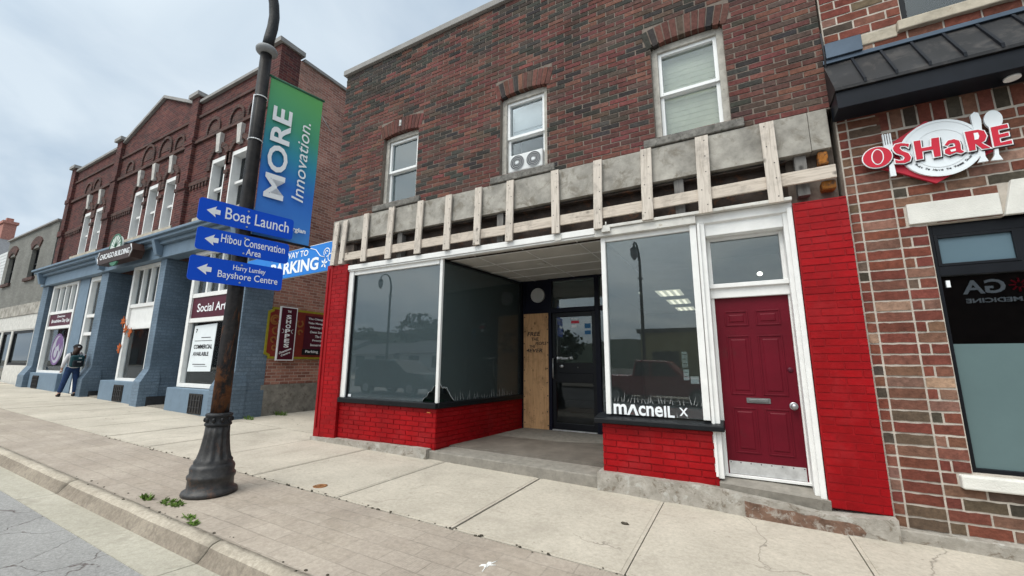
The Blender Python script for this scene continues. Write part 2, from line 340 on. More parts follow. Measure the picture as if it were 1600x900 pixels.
h = m.math('SUBTRACT', m.math('MULTIPLY', m.noise(90, 4, 0.7), 0.5), m.math('ADD', mf, m.math('MULTIPLY', m.math('MULTIPLY', stripe.outputs['Fac'], gz), 0.35)))
m.bump(h, 0.6, 0.007)

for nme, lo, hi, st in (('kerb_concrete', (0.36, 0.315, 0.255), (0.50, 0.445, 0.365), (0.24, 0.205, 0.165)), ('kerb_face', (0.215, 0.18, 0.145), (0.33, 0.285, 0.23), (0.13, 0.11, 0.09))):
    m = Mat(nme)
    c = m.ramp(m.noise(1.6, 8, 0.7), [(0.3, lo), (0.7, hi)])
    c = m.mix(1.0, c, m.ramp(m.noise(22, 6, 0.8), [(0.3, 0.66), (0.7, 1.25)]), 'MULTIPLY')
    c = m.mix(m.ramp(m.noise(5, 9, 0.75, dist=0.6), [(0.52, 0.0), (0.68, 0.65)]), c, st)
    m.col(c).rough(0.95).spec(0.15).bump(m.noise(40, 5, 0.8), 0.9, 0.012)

m = Mat('gutter_concrete')
c = m.ramp(m.noise(1.0, 8, 0.65), [(0.3, (0.36, 0.335, 0.275)), (0.7, (0.46, 0.43, 0.36))])
c = m.mix(1.0, c, m.ramp(m.noise(70, 5, 0.75), [(0.25, 0.78), (0.75, 1.15)]), 'MULTIPLY')
c = m.mix(1.0, c, m.ramp(m.noise(18, 6, 0.75), [(0.3, 0.82), (0.7, 1.12)]), 'MULTIPLY')
c = m.mix(m.ramp(m.noise(2.2, 9, 0.75, dist=0.6), [(0.52, 0.0), (0.7, 0.5)]), c, (0.25, 0.225, 0.18))
m.col(c).rough(0.93).spec(0.2).bump(m.noise(90, 5, 0.75), 0.5, 0.005)

m = Mat('asphalt')
c = m.ramp(m.noise(0.7, 8, 0.6), [(0.3, (0.235, 0.23, 0.225)), (0.7, (0.32, 0.315, 0.305))])
c = m.mix(1.0, c, m.ramp(m.noise(38, 7, 0.9), [(0.3, 0.5), (0.7, 1.45)]), 'MULTIPLY')
vv = m.n('ShaderNodeTexVoronoi', feature='DISTANCE_TO_EDGE'); vv.inputs['Scale'].default_value = 1.15
wn2 = m.n('ShaderNodeTexNoise'); wn2.inputs['Scale'].default_value = 2.2; wn2.inputs['Detail'].default_value = 8; m.l(m.tc.outputs['Object'], wn2.inputs['Vector'])
va = m.n('ShaderNodeVectorMath', operation='MULTIPLY_ADD'); m.l(wn2.outputs['Color'], va.inputs[0]); va.inputs[1].default_value = (0.7, 0.7, 0); m.l(m.tc.outputs['Object'], va.inputs[2])
m.l(va.outputs[0], vv.inputs['Vector'])
ck = m.ramp(vv.outputs['Distance'], [(0.002, 0.8), (0.007, 0.0)])
ck = m.math('MULTIPLY', ck, m.ramp(m.noise(0.6, 3, 0.5), [(0.5, 0.0), (0.6, 1.0)]))
c = m.mix(ck, c, (0.07, 0.046, 0.042))
m.col(c).rough(0.95).spec(0.2)
m.bump(m.math('SUBTRACT', m.math('MULTIPLY', m.noise(130, 4, 0.8), 0.5), ck), 0.8, 0.008)
plain('ground_dirt', (0.13, 0.12, 0.10), 0.95, 0.3, 1.0)

# rusty lamp-post metal: black paint flaking to rust, patterned along its height
m = Mat('post_metal')
v = m.vec((3, 3, 1.1))
f = m.noise(1.6, 9, 0.72, v, 0.7)
sp = m.n('ShaderNodeSeparateXYZ'); m.l(m.tc.outputs['Object'], sp.inputs[0])
low = m.n('ShaderNodeMapRange'); low.inputs['From Min'].default_value = 0.5; low.inputs['From Max'].default_value = 3.2; low.inputs['To Min'].default_value = 0.13; low.inputs['To Max'].default_value = -0.16
m.l(sp.outputs[2], low.inputs['Value'])
f2 = m.math('ADD', f, low.outputs[0])
rs = m.ramp(f2, [(0.52, 0.0), (0.58, 1.0)])
rc = m.ramp(m.noise(18, 6, 0.7), [(0.3, (0.050, 0.024, 0.014)), (0.7, (0.150, 0.062, 0.028))])
bk = m.ramp(m.noise(9, 6, 0.7), [(0.35, (0.010, 0.010, 0.012)), (0.7, (0.032, 0.028, 0.026))])
m.col(m.mix(rs, bk, rc)).spec(0.15)
m.rough(m.ramp(rs, [(0.0, 0.5), (1.0, 0.85)]))
m.bump(m.math('ADD', m.noise(40, 5), m.math('MULTIPLY', rs, 0.6)), 0.4, 0.006)
m = Mat('base_metal')
f = m.noise(5, 8, 0.72, None, 0.5)
rs = m.ramp(f, [(0.56, 0.0), (0.66, 0.8)])
m.col(m.mix(rs, m.ramp(m.noise(14, 6), [(0.35, (0.020, 0.020, 0.022)), (0.7, (0.055, 0.052, 0.05))]), (0.10, 0.052, 0.032))).rough(0.45).spec(0.35)
m.bump(m.noise(35, 5), 0.5, 0.006)
# banner print: green running down into blue
m = Mat('banner_print')
sp = m.n('ShaderNodeSeparateXYZ'); m.l(m.tc.outputs['Object'], sp.inputs[0])
mr = m.n('ShaderNodeMapRange'); mr.inputs['From Min'].default_value = 3.3; mr.inputs['From Max'].default_value = 5.7
zz = m.math('ADD', sp.outputs[2], m.math('MULTIPLY', m.math('ADD', sp.outputs[1], 2.4), 0.3)); m.l(zz, mr.inputs['Value'])
m.col(m.ramp(mr.outputs[0], [(0.0, (0.055, 0.27, 0.62)), (0.12, (0.035, 0.20, 0.62)), (0.34, (0.01, 0.135, 0.55)), (0.55, (0.015, 0.24, 0.36)), (0.72, (0.045, 0.29, 0.17)), (1.0, (0.10, 0.37, 0.10))])).rough(0.55)
m.bump(m.noise(2.5, 3), 0.15, 0.05)

def glass(name, tint=(0.93, 0.96, 0.95), ior=1.75, haze=0.03, hz=(0.35, 0.40, 0.42)):
    m = bpy.data.materials.new(name); m.use_nodes = True; M[name] = m; t = m.node_tree; t.nodes.clear()
    o = t.nodes.new('ShaderNodeOutputMaterial'); tr = t.nodes.new('ShaderNodeBsdfTransparent'); gl = t.nodes.new('ShaderNodeBsdfGlossy'); di = t.nodes.new('ShaderNodeBsdfDiffuse')
    fr = t.nodes.new('ShaderNodeFresnel'); fr.inputs[0].default_value = ior
    tr.inputs[0].default_value = rgba(tint); gl.inputs[0].default_value = (0.95, 0.98, 1, 1); gl.inputs['Roughness'].default_value = 0.004; di.inputs[0].default_value = rgba(hz)
    a = t.nodes.new('ShaderNodeMixShader'); b = t.nodes.new('ShaderNodeMixShader'); b.inputs[0].default_value = haze
    t.links.new(fr.outputs[0], a.inputs[0]); t.links.new(tr.outputs[0], a.inputs[1]); t.links.new(gl.outputs[0], a.inputs[2])
    t.links.new(a.outputs[0], b.inputs[1]); t.links.new(di.outputs[0], b.inputs[2]); t.links.new(b.outputs[0], o.inputs[0])
    return m
glass('shop_glass', (0.90, 0.95, 0.94), 1.7, 0.03)
glass('dusty_sky_glass', (0.88, 0.94, 0.93), 1.95, 0.10, (0.34, 0.44, 0.48))  # dust film, with bluish sky reflection put into its haze colour
glass('clear_glass', (0.94, 0.96, 0.96), 1.45, 0.01)
glass('tinted_glass', (0.35, 0.38, 0.40), 2.3, 0.0)
glass('dark_glass', (0.40, 0.44, 0.46), 1.4, 0.01)
plain('sky_film', (0.10, 0.155, 0.19), 0.15, 0.05, 2, bump=0)
plain('frosted_film', (0.105, 0.155, 0.16), 0.3, 0.05, 2, bump=0)
for nme, c, e in (('fluorescent', (1.0, 0.93, 0.74), 0.95), ('lamp_panel', (0.9, 0.84, 0.68), 0.42), ('bulb', (1.0, 0.95, 0.85), 3.0), ('display_red', (0.9, 0.12, 0.05), 0.0)):
    m = Mat(nme); m.col(c); m.b.inputs['Emission Color'].default_value = rgba(c); m.b.inputs['Emission Strength'].default_value = e

# ------------------------------------------------------------------ mesh helpers
class MB:
    def __init__(s): s.v = []; s.f = []; s.mi = []; s.c = []; s.sm = []
    def face(s, idx, mi=0, c=None, sm=False): s.f.append(idx); s.mi.append(mi); s.c.append(c); s.sm.append(sm)
    def hexa(s, p, mi=0, c=None):
        """p: 8 points, bottom ring (ccw from above) then top ring"""
        b = len(s.v); s.v += [tuple(q) for q in p]
        for q in ((3, 2, 1, 0), (4, 5, 6, 7), (0, 1, 5, 4), (1, 2, 6, 5), (2, 3, 7, 6), (3, 0, 4, 7)): s.face([b+i for i in q], mi, c)
        return s
    def box(s, x0, x1, y0, y1, z0, z1, mi=0, c=None):
        if x1 < x0: x0, x1 = x1, x0
        if y1 < y0: y0, y1 = y1, y0
        if z1 < z0: z0, z1 = z1, z0
        return s.hexa([(x0, y0, z0), (x1, y0, z0), (x1, y1, z0), (x0, y1, z0), (x0, y0, z1), (x1, y0, z1), (x1, y1, z1), (x0, y1, z1)], mi, c)
    def slab(s, P, u0, u1, z0, z1, d0, d1, mi=0, c=None, inset=0.0):
        """box in a wall frame P(u, z, d), d outwards; the outer face may be inset (worn brick edge)"""
        i = inset
        return s.hexa([P(u0+i, z0+i, d1), P(u1-i, z0+i, d1), P(u1, z0, d0), P(u0, z0, d0), P(u0+i, z1-i, d1), P(u1-i, z1-i, d1), P(u1, z1, d0), P(u0, z1, d0)], mi, c)
    def prism(s, pts, A, B, mi=0, c=None, sm=False):
        """closed polygon pts (2D) mapped by A(pt) to the front and B(pt) to the back"""
        b = len(s.v); n = len(pts)
        s.v += [tuple(A(p)) for p in pts] + [tuple(B(p)) for p in pts]
        s.face(list(range(b, b+n)), mi, c); s.face(list(range(b+2*n-1, b+n-1, -1)), mi, c)
        for i in range(n): j = (i+1) % n; s.face([b+i, b+n+i, b+n+j, b+j], mi, c, sm)
        return s
    def lathe(s, prof, cen=(0, 0, 0), n=24, mi=0, flute=None, sm=True, cap=True):
        b = len(s.v); cx, cy, cz = cen
        for r, z in prof:
            for k in range(n):
                a = 2*PI*k/n; q = r
                if flute and flute[0] < z < flute[1]: q = r*(1 - flute[3]*(0, 0, 1, 1)[k % 4])
                s.v.append((cx+q*math.cos(a), cy+q*math.sin(a), cz+z))
        for i in range(len(prof)-1):
            for k in range(n):
                j = (k+1) % n
                s.face([b+i*n+k, b+i*n+j, b+(i+1)*n+j, b+(i+1)*n+k], mi, None, sm)
        if cap:
            s.face([b+k for k in range(n-1, -1, -1)], mi); s.face([b+(len(prof)-1)*n+k for k in range(n)], mi)
        return s
    def tube(s, path, rad, n=10, mi=0, sm=True):
        b = len(s.v); path = [Vector(p) for p in path]
        for i, p in enumerate(path):
            t = (path[min(i+1, len(path)-1)] - path[max(i-1, 0)]).normalized()
            if i == 0: up = Vector((0, 0, 1)) if abs(t.z) < 0.95 else Vector((1, 0, 0)); a = t.cross(up).normalized()
            else: a = (a - t*a.dot(t)).normalized()
            c = a.cross(t)
            r = rad[i] if isinstance(rad, (list, tuple)) else rad
            for k in range(n):
                an = 2*PI*k/n; s.v.append(tuple(p + a*r*math.cos(an) + c*r*math.sin(an)))
        for i in range(len(path)-1):
            for k in range(n):
                j = (k+1) % n; s.face([b+i*n+k, b+i*n+j, b+(i+1)*n+j, b+(i+1)*n+k], mi, None, sm)
        s.face([b+k for k in range(n-1, -1, -1)], mi); s.face([b+(len(path)-1)*n+k for k in range(n)], mi)
        return s
    def ball(s, cen, rx, ry=None, rz=None, n=16, mi=0, jit=0, lo=-90):
        ry = ry or rx; rz = rz or rx; b = len(s.v); rows = n//2
        for i in range(rows+1):
            ph = R(lo) + (PI/2 - R(lo))*i/rows
            for k in range(n):
                a = 2*PI*k/n; j = 1+random.uniform(-jit, jit)
                s.v.append((cen[0]+rx*j*math.cos(ph)*math.cos(a), cen[1]+ry*j*math.cos(ph)*math.sin(a), cen[2]+rz*j*math.sin(ph)))
        for i in range(rows):
            for k in range(n):
                j = (k+1) % n; s.face([b+i*n+k, b+i*n+j, b+(i+1)*n+j, b+(i+1)*n+k], mi, None, True)
        return s
    def ring(s, P, cu, cz, r0_, r1_, a0, a1, d0, d1, n=12, mi=0):
        """flat arch ring in a wall frame"""
        for k in range(n):
            a, b_ = a0+(a1-a0)*k/n, a0+(a1-a0)*(k+1)/n
            q = [(r0_, a), (r1_, a), (r1_, b_), (r0_, b_)]
            g = [(cu+r*math.cos(t), cz+r*math.sin(t)) for r, t in q]
            s.prism(g, lambda p: P(p[0], p[1], d1), lambda p: P(p[0], p[1], d0), mi)
        return s
    def text(s, txt, P, x, y, w_, h_, d0=0.002, d1=0.005, bold=0.0, mi=0, shear=0.0, fit=True):
        """lettering fitted to the box x..x+w, y..y+h of the frame P(u, v, d)"""
        cu = bpy.data.curves.new('t', 'FONT'); cu.body = txt; cu.size = 1; cu.offset = bold; cu.shear = shear; cu.resolution_u = 3
        ob = bpy.data.objects.new('t', cu); COL.objects.link(ob)
        dg = bpy.context.evaluated_depsgraph_get(); me = bpy.data.meshes.new_from_object(ob.evaluated_get(dg))
        vs = [v.co.copy() for v in me.vertices]; fs = [list(p.vertices) for p in me.polygons]
        bpy.data.objects.remove(ob); bpy.data.curves.remove(cu); bpy.data.meshes.remove(me)
        if not vs: return s
        x0 = min(v.x for v in vs); x1 = max(v.x for v in vs); y0 = min(v.y for v in vs); y1 = max(v.y for v in vs)
        kx = w_/(x1-x0); ky = h_/(y1-y0)
        g = [(x+(v.x-x0)*kx, y+(v.y-y0)*ky) for v in vs]
        b = len(s.v); s.v += [tuple(P(p[0], p[1], d1)) for p in g]
        edges = {}
        for f in fs:
            s.face([b+i for i in f], mi)
            for i in range(len(f)): edges[(f[i], f[(i+1) % len(f)])] = 1
        nb = len(s.v); s.v += [tuple(P(p[0], p[1], d0)) for p in g]
        for (i, j) in edges:
            if (j, i) not in edges: s.face([b+i, nb+i, nb+j, b+j], mi)
        return s
    def build(s, name, mats, parent=None, origin=None, bevel=0.0, fixn=False, label=None):
        if isinstance(mats, str): mats = [mats]
        o_ = Vector(origin) if origin is not None else Vector((0, 0, 0))
        base = Vector((0, 0, 0)); p = parent
        while p is not None: base = base + Vector(p.location); p = p.parent
        off = o_ if parent is None else base
        me = bpy.data.meshes.new(name)
        me.from_pydata([tuple(Vector(v)-off) for v in s.v], [], s.f)
        for mm in mats: me.materials.append(M[mm])
        me.polygons.foreach_set('material_index', s.mi); me.polygons.foreach_set('use_smooth', s.sm)
        if any(c is not None for c in s.c):
            ca = me.color_attributes.new('Col', 'FLOAT_COLOR', 'CORNER'); arr = []
            for f, c in zip(s.f, s.c): arr += list(rgba(c or (0.2, 0.2, 0.2)))*len(f)
            ca.data.foreach_set('color', arr)
        me.validate(); me.update()
        if fixn:
            bm = bmesh.new(); bm.from_mesh(me); bmesh.ops.recalc_face_normals(bm, faces=bm.faces); bm.to_mesh(me); bm.free()
        ob = bpy.data.objects.new(name, me); COL.objects.link(ob)
        if parent is not None: ob.parent = parent
        else: ob.location = o_
        if bevel:
            b = ob.modifiers.new('bevel', 'BEVEL'); b.width = bevel; b.segments = 2; b.limit_method = 'ANGLE'; b.angle_limit = R(40)
        if label: ob['label'] = label
        return ob
def tag(o, label, cat, group=None):
    o['label'] = label; o['category'] = cat
    if group: o['group'] = group
    return o
def struct(o, kind='structure'): o['kind'] = kind; return o
def thing(name, label, cat, loc=(0, 0, 0), group=None):
    o = bpy.data.objects.new(name, None); COL.objects.link(o); o.location = loc; o.empty_display_size = 0.2
    return tag(o, label, cat, group)
def copy_tree(o, parent=None):
    c = o.copy(); COL.objects.link(c)
    if parent: c.parent = parent
    for ch in list(o.children): copy_tree(ch, c)
    return c
# wall frames: u along the wall, z up, d outwards
def FY(y): return lambda u, z, d: (u, y-d, z)            # faces the street
def FX(x): return lambda u, z, d: (x+d, u, z)            # faces right (+x)
def FXn(x): return lambda u, z, d: (x-d, u, z)           # faces left
def FL(p, q):                                            # wall from p to q in plan, facing right of travel
    p = Vector(p); t = (Vector(q)-p).normalized(); n = Vector((t.y, -t.x))
    return lambda u, z, d: (p.x+t.x*u+n.x*d, p.y+t.y*u+n.y*d, z)
def frame(mb, P, u0, u1, z0, z1, t, d0, d1, mi=0, tb=None, tt=None):
    tb = t if tb is None else tb; tt = t if tt is None else tt
    mb.slab(P, u0, u0+t, z0, z1, d0, d1, mi); mb.slab(P, u1-t, u1, z0, z1, d0, d1, mi)
    mb.slab(P, u0+t, u1-t, z0, z0+tb, d0, d1, mi); mb.slab(P, u0+t, u1-t, z1-tt, z1, d0, d1, mi); return mb
def holed(mb, P, u0, u1, z0, z1, holes, d0, d1, mi=0):
    us = sorted({u0, u1, *[h[i] for h in holes for i in (0, 1)]}); zs = sorted({z0, z1, *[h[i] for h in holes for i in (2, 3)]})
    us = [u for u in us if u0 <= u <= u1]; zs = [z for z in zs if z0 <= z <= z1]
    for a, b in zip(us, us[1:]):
        run = None
        for c, d in zip(zs, zs[1:]):
            inside = any(h[0] < (a+b)/2 < h[1] and h[2] < (c+d)/2 < h[3] for h in holes)
            if not inside:
                if run is None: run = [c, d]
                else: run[1] = d
            if (inside or d == zs[-1]) and run: mb.slab(P, a, b, run[0], run[1], d0, d1, mi); run = None
    return mb
def bricks(mb, P, u0, u1, z0, z1, Lb, H, mt, colf, excl=(), d0=-0.03, d1=0.007, jd=0.003, off0=0.0, bond=0.5, mi=0, inset=0.003, ju=0.006):
    row = 0; z = z0
    while z < z1-0.015:
        zt = min(z+H, z1)
        u = u0 - off0 - (bond*Lb if row % 2 else 0)
        while u < u1:
            a, b = max(u+mt/2, u0), min(u+Lb-mt/2, u1); u += Lb
            a += random.uniform(-ju, ju)*0.5 if a > u0 else 0
            segs = [(a, b)]
            for e in excl:
                if e[2] < (z+zt)/2 < e[3]:
                    ns = []
                    for (p, q) in segs:
                        if q <= e[0] or p >= e[1]: ns.append((p, q))
                        else:
                            if p < e[0]: ns.append((p, e[0]))
                            if q > e[1]: ns.append((e[1], q))
                    segs = ns
            for (p, q) in segs:
                if q-p > 0.02:
                    jz = random.uniform(-0.0015, 0.0015)
                    mb.slab(P, p, q, z+mt/2+jz, zt-mt/2+jz, d0, d1+random.uniform(-jd, jd), mi, colf((p+q)/2, (z+zt)/2), inset)
        z += H; row += 1
    return mb
def vary(c, a=0.18):
    k = 1+random.uniform(-a, a); return tuple(max(0, x*k*(1+random.uniform(-0.06, 0.06))) for x in c)
def old_brick_col(u, z):
    n = noise.noise(Vector((u*0.55, z*0.8, 3.1))) + 0.5*noise.noise(Vector((u*1.7, z*1.9, 7.7)))
    p = 0.21 + 0.42*n + (0.25 if z > 7.4 else 0) + (0.12 if u < -6 else 0)
    if random.random() < p: return vary(random.choice([(0.046, 0.044, 0.040), (0.056, 0.055, 0.048), (0.040, 0.036, 0.036), (0.066, 0.052, 0.044)]))
    return vary(random.choice([(0.135, 0.056, 0.047), (0.150, 0.060, 0.049), (0.118, 0.049, 0.043), (0.165, 0.076, 0.058), (0.100, 0.052, 0.044), (0.098, 0.066, 0.054), (0.145, 0.050, 0.047)]), 0.16)
def red_col(u, z): return vary((0.29, 0.003, 0.006), 0.05)
def rest_col(u, z):
    return vary(random.choices([(0.180, 0.058, 0.040), (0.165, 0.048, 0.036), (0.190, 0.080, 0.055), (0.200, 0.105, 0.072), (0.130, 0.090, 0.064), (0.072, 0.060, 0.045), (0.22, 0.115, 0.085), (0.36, 0.22, 0.15)], [5, 4, 4, 2.2, 2.4, 1.8, 1.2, 0.6])[0], 0.12)

# ------------------------------------------------------------------ ground: street falling gently to the right
def g(x): return -0.05 - 0.0185*max(-60, min(40, x))
def strip(mb, x0, x1, y0, y1, o0=0.0, o1=0.0, n=None, thick=0.3, mi=0):
    """a paved strip following the fall of the street"""
    n = n or max(1, int(abs(x1-x0)/4))
    for i in range(n):
        a, b = x0+(x1-x0)*i/n, x0+(x1-x0)*(i+1)/n
        mb.hexa([(a, y0, g(a)-thick), (b, y0, g(b)-thick), (b, y1, g(b)-thick), (a, y1, g(a)-thick), (a, y0, g(a)+o0), (b, y0, g(b)+o0), (b, y1, g(b)+o1), (a, y1, g(a)+o1)], mi)
    return mb
gm = MB()
xs = [-900, -300, -60, -30, 0, 40, 300, 900]; ys = [-900, -300, -40, 40, 300, 900]
for x in xs:
    for y in ys: gm.v.append((x, y, g(x)-0.34))
for i in range(len(xs)-1):
    for j in range(len(ys)-1): a = i*len(ys)+j; gm.face([a, a+len(ys), a+len(ys)+1, a+1])
struct(gm.build('ground', 'ground_dirt'))
rd = MB(); strip(rd, -70, 45, -15.6, -3.9, -0.118, -0.118, 30, 0.4); struct(rd.build('road', 'asphalt'))
gt = MB()
for a, b in [(-70, -30), (-30, -11.06), (-11.05, -7.61), (-7.6, -4.21), (-4.2, -0.8), (-0.79, 3), (3.01, 45)]:
    strip(gt, a, b, -3.905, -3.55, -0.112, -0.132, None, 0.2)
struct(gt.build('gutter', 'gutter_concrete'))
kb = MB()
prof = [(-3.39, -0.3), (-3.39, 0.001), (-3.455, 0.004), (-3.49, -0.004), (-3.515, -0.022), (-3.53, -0.045), (-3.575, -0.128), (-3.595, -0.136), (-3.595, -0.3)]
cuts = [-70, -24.6, -21.2, -17.8, -14.4, -11.05, -7.6, -4.2, -0.8, 2.6, 45]
for a, b in zip(cuts, cuts[1:]):
    a += 0.009; b -= 0.009; n = max(1, int((b-a)/0.17))
    if b-a > 8: n = 8
    base = len(kb.v)
    for i in range(n+1):
        x = a+(b-a)*i/n
        for k, (y, z) in enumerate(prof):
            j = noise.noise(Vector((x*2.3, k*0.7, 1.0)))*0.007 if 1 <= k <= 6 else 0
            chip = 0.0
            if i in (0, n) and 2 <= k <= 5 and b-a < 8: chip = 0.022
            kb.v.append((x, y+j+chip, g(x)+z+j*0.6-chip*0.5))
    L_ = len(prof)
    for i in range(n):
        for k in range(L_-1): q = base+i*L_+k; kb.face([q, q+1, q+1+L_, q+L_], 0 if k < 4 else 1, None, 1 <= k <= L_-3)
    kb.face([base+k for k in range(L_-1, -1, -1)]); kb.face([base+n*L_+k for k in range(L_)])
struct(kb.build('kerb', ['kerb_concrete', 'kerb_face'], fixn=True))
pv = MB(); strip(pv, -70, 45, -3.39, -2.150, 0.001, 0.002, 30); struct(pv.build('paving_strip', 'stamped_paving'))
# pavement slabs with open joints, dark bed showing in the gaps
sb = MB()
joints = [-70, -50, -40, -30.2, -28.4, -26.6, -24.8, -23.0, -21.2, -19.5, -17.7, -15.9, -14.2, -12.5, -10.9, -9.2, -7.55, -5.98, -4.28, -2.6, -0.92, 0.83, 2.5, 4.2, 8, 20, 45]
for a, b in zip(joints, joints[1:]):
    ga = 0.014 if abs(a+2.6) < 0.01 else 0.005
    gb = 0.014 if abs(b+2.6) < 0.01 else 0.005
    tilt = random.uniform(-0.003, 0.003)
    for (y0, y1) in (((-2.118, 0.34),) if b < -7.5 or a > 0.8 or a > -100 else ()):
        a2, b2 = a+ga, b-gb
        ins, dp = 0.028, 0.004           # tooled margin round every slab
        z = lambda x, o=0: g(x)+o+tilt*(x-a)
        sb.hexa([(a2, y0, g(a2)-0.2), (b2, y0, g(b2)-0.2), (b2, y1, g(b2)-0.2), (a2, y1, g(a2)-0.2), (a2, y0, z(a2, -dp)), (b2, y0, z(b2, -dp)), (b2, y1, z(b2, -dp)), (a2, y1, z(a2, -dp))])
        if b2-a2 < 3:
            sb.hexa([(a2+ins, y0+ins, g(a2)-0.1), (b2-ins, y0+ins, g(b2)-0.1), (b2-ins, y1, g(b2)-0.1), (a2+ins, y1, g(a2)-0.1), (a2+ins+0.006, y0+ins+0.006, z(a2)), (b2-ins-0.006, y0+ins+0.006, z(b2)), (b2-ins-0.006, y1-0.01, z(b2)), (a2+ins+0.006, y1-0.01, z(a2))])
strip(sb, -11.3, -7.56, 0.355, 3.0, 0.0, 0.02, 2, 0.2); strip(sb, -11.3, -7.56, 3.01, 16, 0.02, 0.1, 2, 0.2)
struct(sb.build('pavement', 'pavement'))
bed = MB(); strip(bed, -70, 45, -2.150, -2.118, -0.02, -0.02, 20); strip(bed, -70, 45, -2.118, 0.34, -0.03, -0.03, 20, 0.25); struct(bed.build('pavement_bed', 'debris'))
fs = MB(); strip(fs, -70, 45, -19.5, -15.6, 0, 0, 12); struct(fs.build('far_pavement', 'pavement'))

# ------------------------------------------------------------------ shop building (centre)
BX0, BX1 = -7.55, 1.22
shop = thing('shop_building', 'two storey dark brick shop with red painted piers and stripped timber fascia', 'building', (-3.2, 0, 0))
P0 = FY(0.0)
WINS = [(-6.20, -5.25), (-3.36, -2.46), (-0.78, 0.18)]
WZ0, WZ1 = 4.78, 6.30
holes = [(a, b, WZ0, WZ1) for a, b in WINS]
wl = MB(); holed(wl, P0, BX0+0.01, BX1-0.005, 4.62, 8.2, holes, -0.3, 0.0)
wl.box(BX0, BX0+0.3, 0.31, 13, 0, 8.2); wl.box(BX1-0.3, BX1-0.005, 0.31, 13, 0, 8.2); wl.box(BX0+0.3, BX1-0.3, 12.7, 13, 0, 8.2)
wl.box(BX0+0.01, BX0+0.6, 0.06, 0.31, 3.6, 4.62); wl.box(BX1-0.5, BX1-0.01, 0.16, 0.31, 3.5, 4.62)
wl.build('wall', 'mortar', shop)
arch_ex = []
bw = MB()
for a, b in WINS:
    c = (a+b)/2; arch_ex.append((a-0.10, b+0.10, WZ1-0.03, WZ1+0.33))
bricks(bw, P0, BX0, BX1, 4.63, 8.2, 0.285, 0.079, 0.012, old_brick_col, holes+arch_ex)
for a, b in WINS:                                     # segmental arches of upright bricks
    c, hw = (a+b)/2, (b-a)/2; rise = 0.06; rad = (hw*hw+rise*rise)/(2*rise); cz = WZ1-rad+0.0
    n = 12; am = math.asin((hw+0.05)/rad)
    for k in range(n):
        t0, t1 = -am+2*am*k/n+0.004, -am+2*am*(k+1)/n-0.004
        q = [(rad, t0), (rad, t1), (rad+0.30, t1), (rad+0.30, t0)]
        pts = [(c+r*math.sin(t), cz+r*math.cos(t)) for r, t in q]
        cc = old_brick_col(c, 6.4); dd = 0.010+random.uniform(-.003, .003)
        bw.prism(pts, lambda p: P0(p[0], p[1], dd), lambda p: P0(p[0], p[1], -0.1), 0, vary((0.122, 0.052, 0.043)) if random.random() < 0.7 else cc)
bw.build('brickwork', 'old_brick', shop, fixn=True)
ef = MB(); ef.slab(P0, -5.78, -5.73, 6.42, 6.55, 0, 0.02); ef.build('bracket', 'limewash', shop)
cp = MB()
cp.box(BX0-0.06, BX1-0.005, -0.07, 0.33, 8.21, 8.34); cp.box(BX0-0.06, BX0+0.34, 0.33, 13, 8.21, 8.34)
cp.build('coping', 'coping', shop, bevel=0.01)
rf = MB(); rf.box(BX0+0.35, BX1-0.31, 0.34, 12.69, 7.9, 8.0); rf.build('roof', 'roof_felt', shop)
# upper windows
for i, (a, b) in enumerate(WINS):
    P = FY(0.10)
    fr = MB(); frame(fr, P, a, b, WZ0, WZ1-0.02, 0.085, -0.12, 0.02, 0, tb=0.03, tt=0.10)
    win = fr.build('window', 'worn_casing', shop, bevel=0.004)
    P = FY(0.15); ss = MB()
    a2, b2, z2, z3 = a+0.085, b-0.085, WZ0+0.03, WZ1-0.12
    zm = (z2+z3)/2
    frame(ss, P, a2, b2, zm-0.02, z3, 0.05, -0.05, 0.035); frame(ss, FY(0.18), a2, b2, z2, zm+0.02, 0.05, -0.05, 0.03)
    ss.build('sash', 'vinyl_white', win, bevel=0.004)
    pn = MB(); pn.slab(P, a2+0.04, b2-0.04, zm+0.03, z3-0.05, -0.02, -0.014); pn.slab(FY(0.18), a2+0.04, b2-0.04, z2+0.05, zm-0.02, -0.02, -0.014)
    pn.build('pane', 'clear_glass' if i else 'dusty_sky_glass', win)
    bl = MB()
    if i == 2:
        for k in range(34): z = z2+0.02+k*0.041; bl.slab(FY(0.31), a2, b2, z, z+0.039, -0.006, 0.004+0.004*(k % 2))
        bl.build('blind', 'blind_cream', win)
    elif i == 1:
        bl.slab(FY(0.31), a2, b2, zm+0.05, z3, -0.01, 0); bl.slab(FY(0.30), a2+0.05, b2, zm+0.22, zm+0.26, -0.01, 0.02)
        bl.build('blind', 'blind_white', win)
    else:
        for k in range(17): z = zm+0.02+k*0.042; bl.slab(FY(0.31), a2, b2, z, z+0.038, -0.006, 0.004)
        bl.slab(FY(0.33), a2, b2, z2, zm+0.02, -0.01, 0)
        bl.build('curtain', 'curtain_sky_tint', win)
    st = MB(); n = 8
    st.hexa([(a-0.16, -0.06, WZ0-0.15), (b+0.14, -0.06, WZ0-0.15), (b+0.14, 0.10, WZ0-0.15), (a-0.16, 0.10, WZ0-0.15), (a-0.16, -0.06, WZ0-0.03), (b+0.14, -0.06, WZ0-0.03), (b+0.14, 0.10, WZ0+0.0), (a-0.16, 0.10, WZ0+0.0)])
    st.build('sill', 'sill_stone', win, bevel=0.015)
    rm = MB(); rm.box(a-0.4, b+0.4, 1.6, 1.62, 4.3, 6.9); rm.build('room_back', 'interior_grey', win)
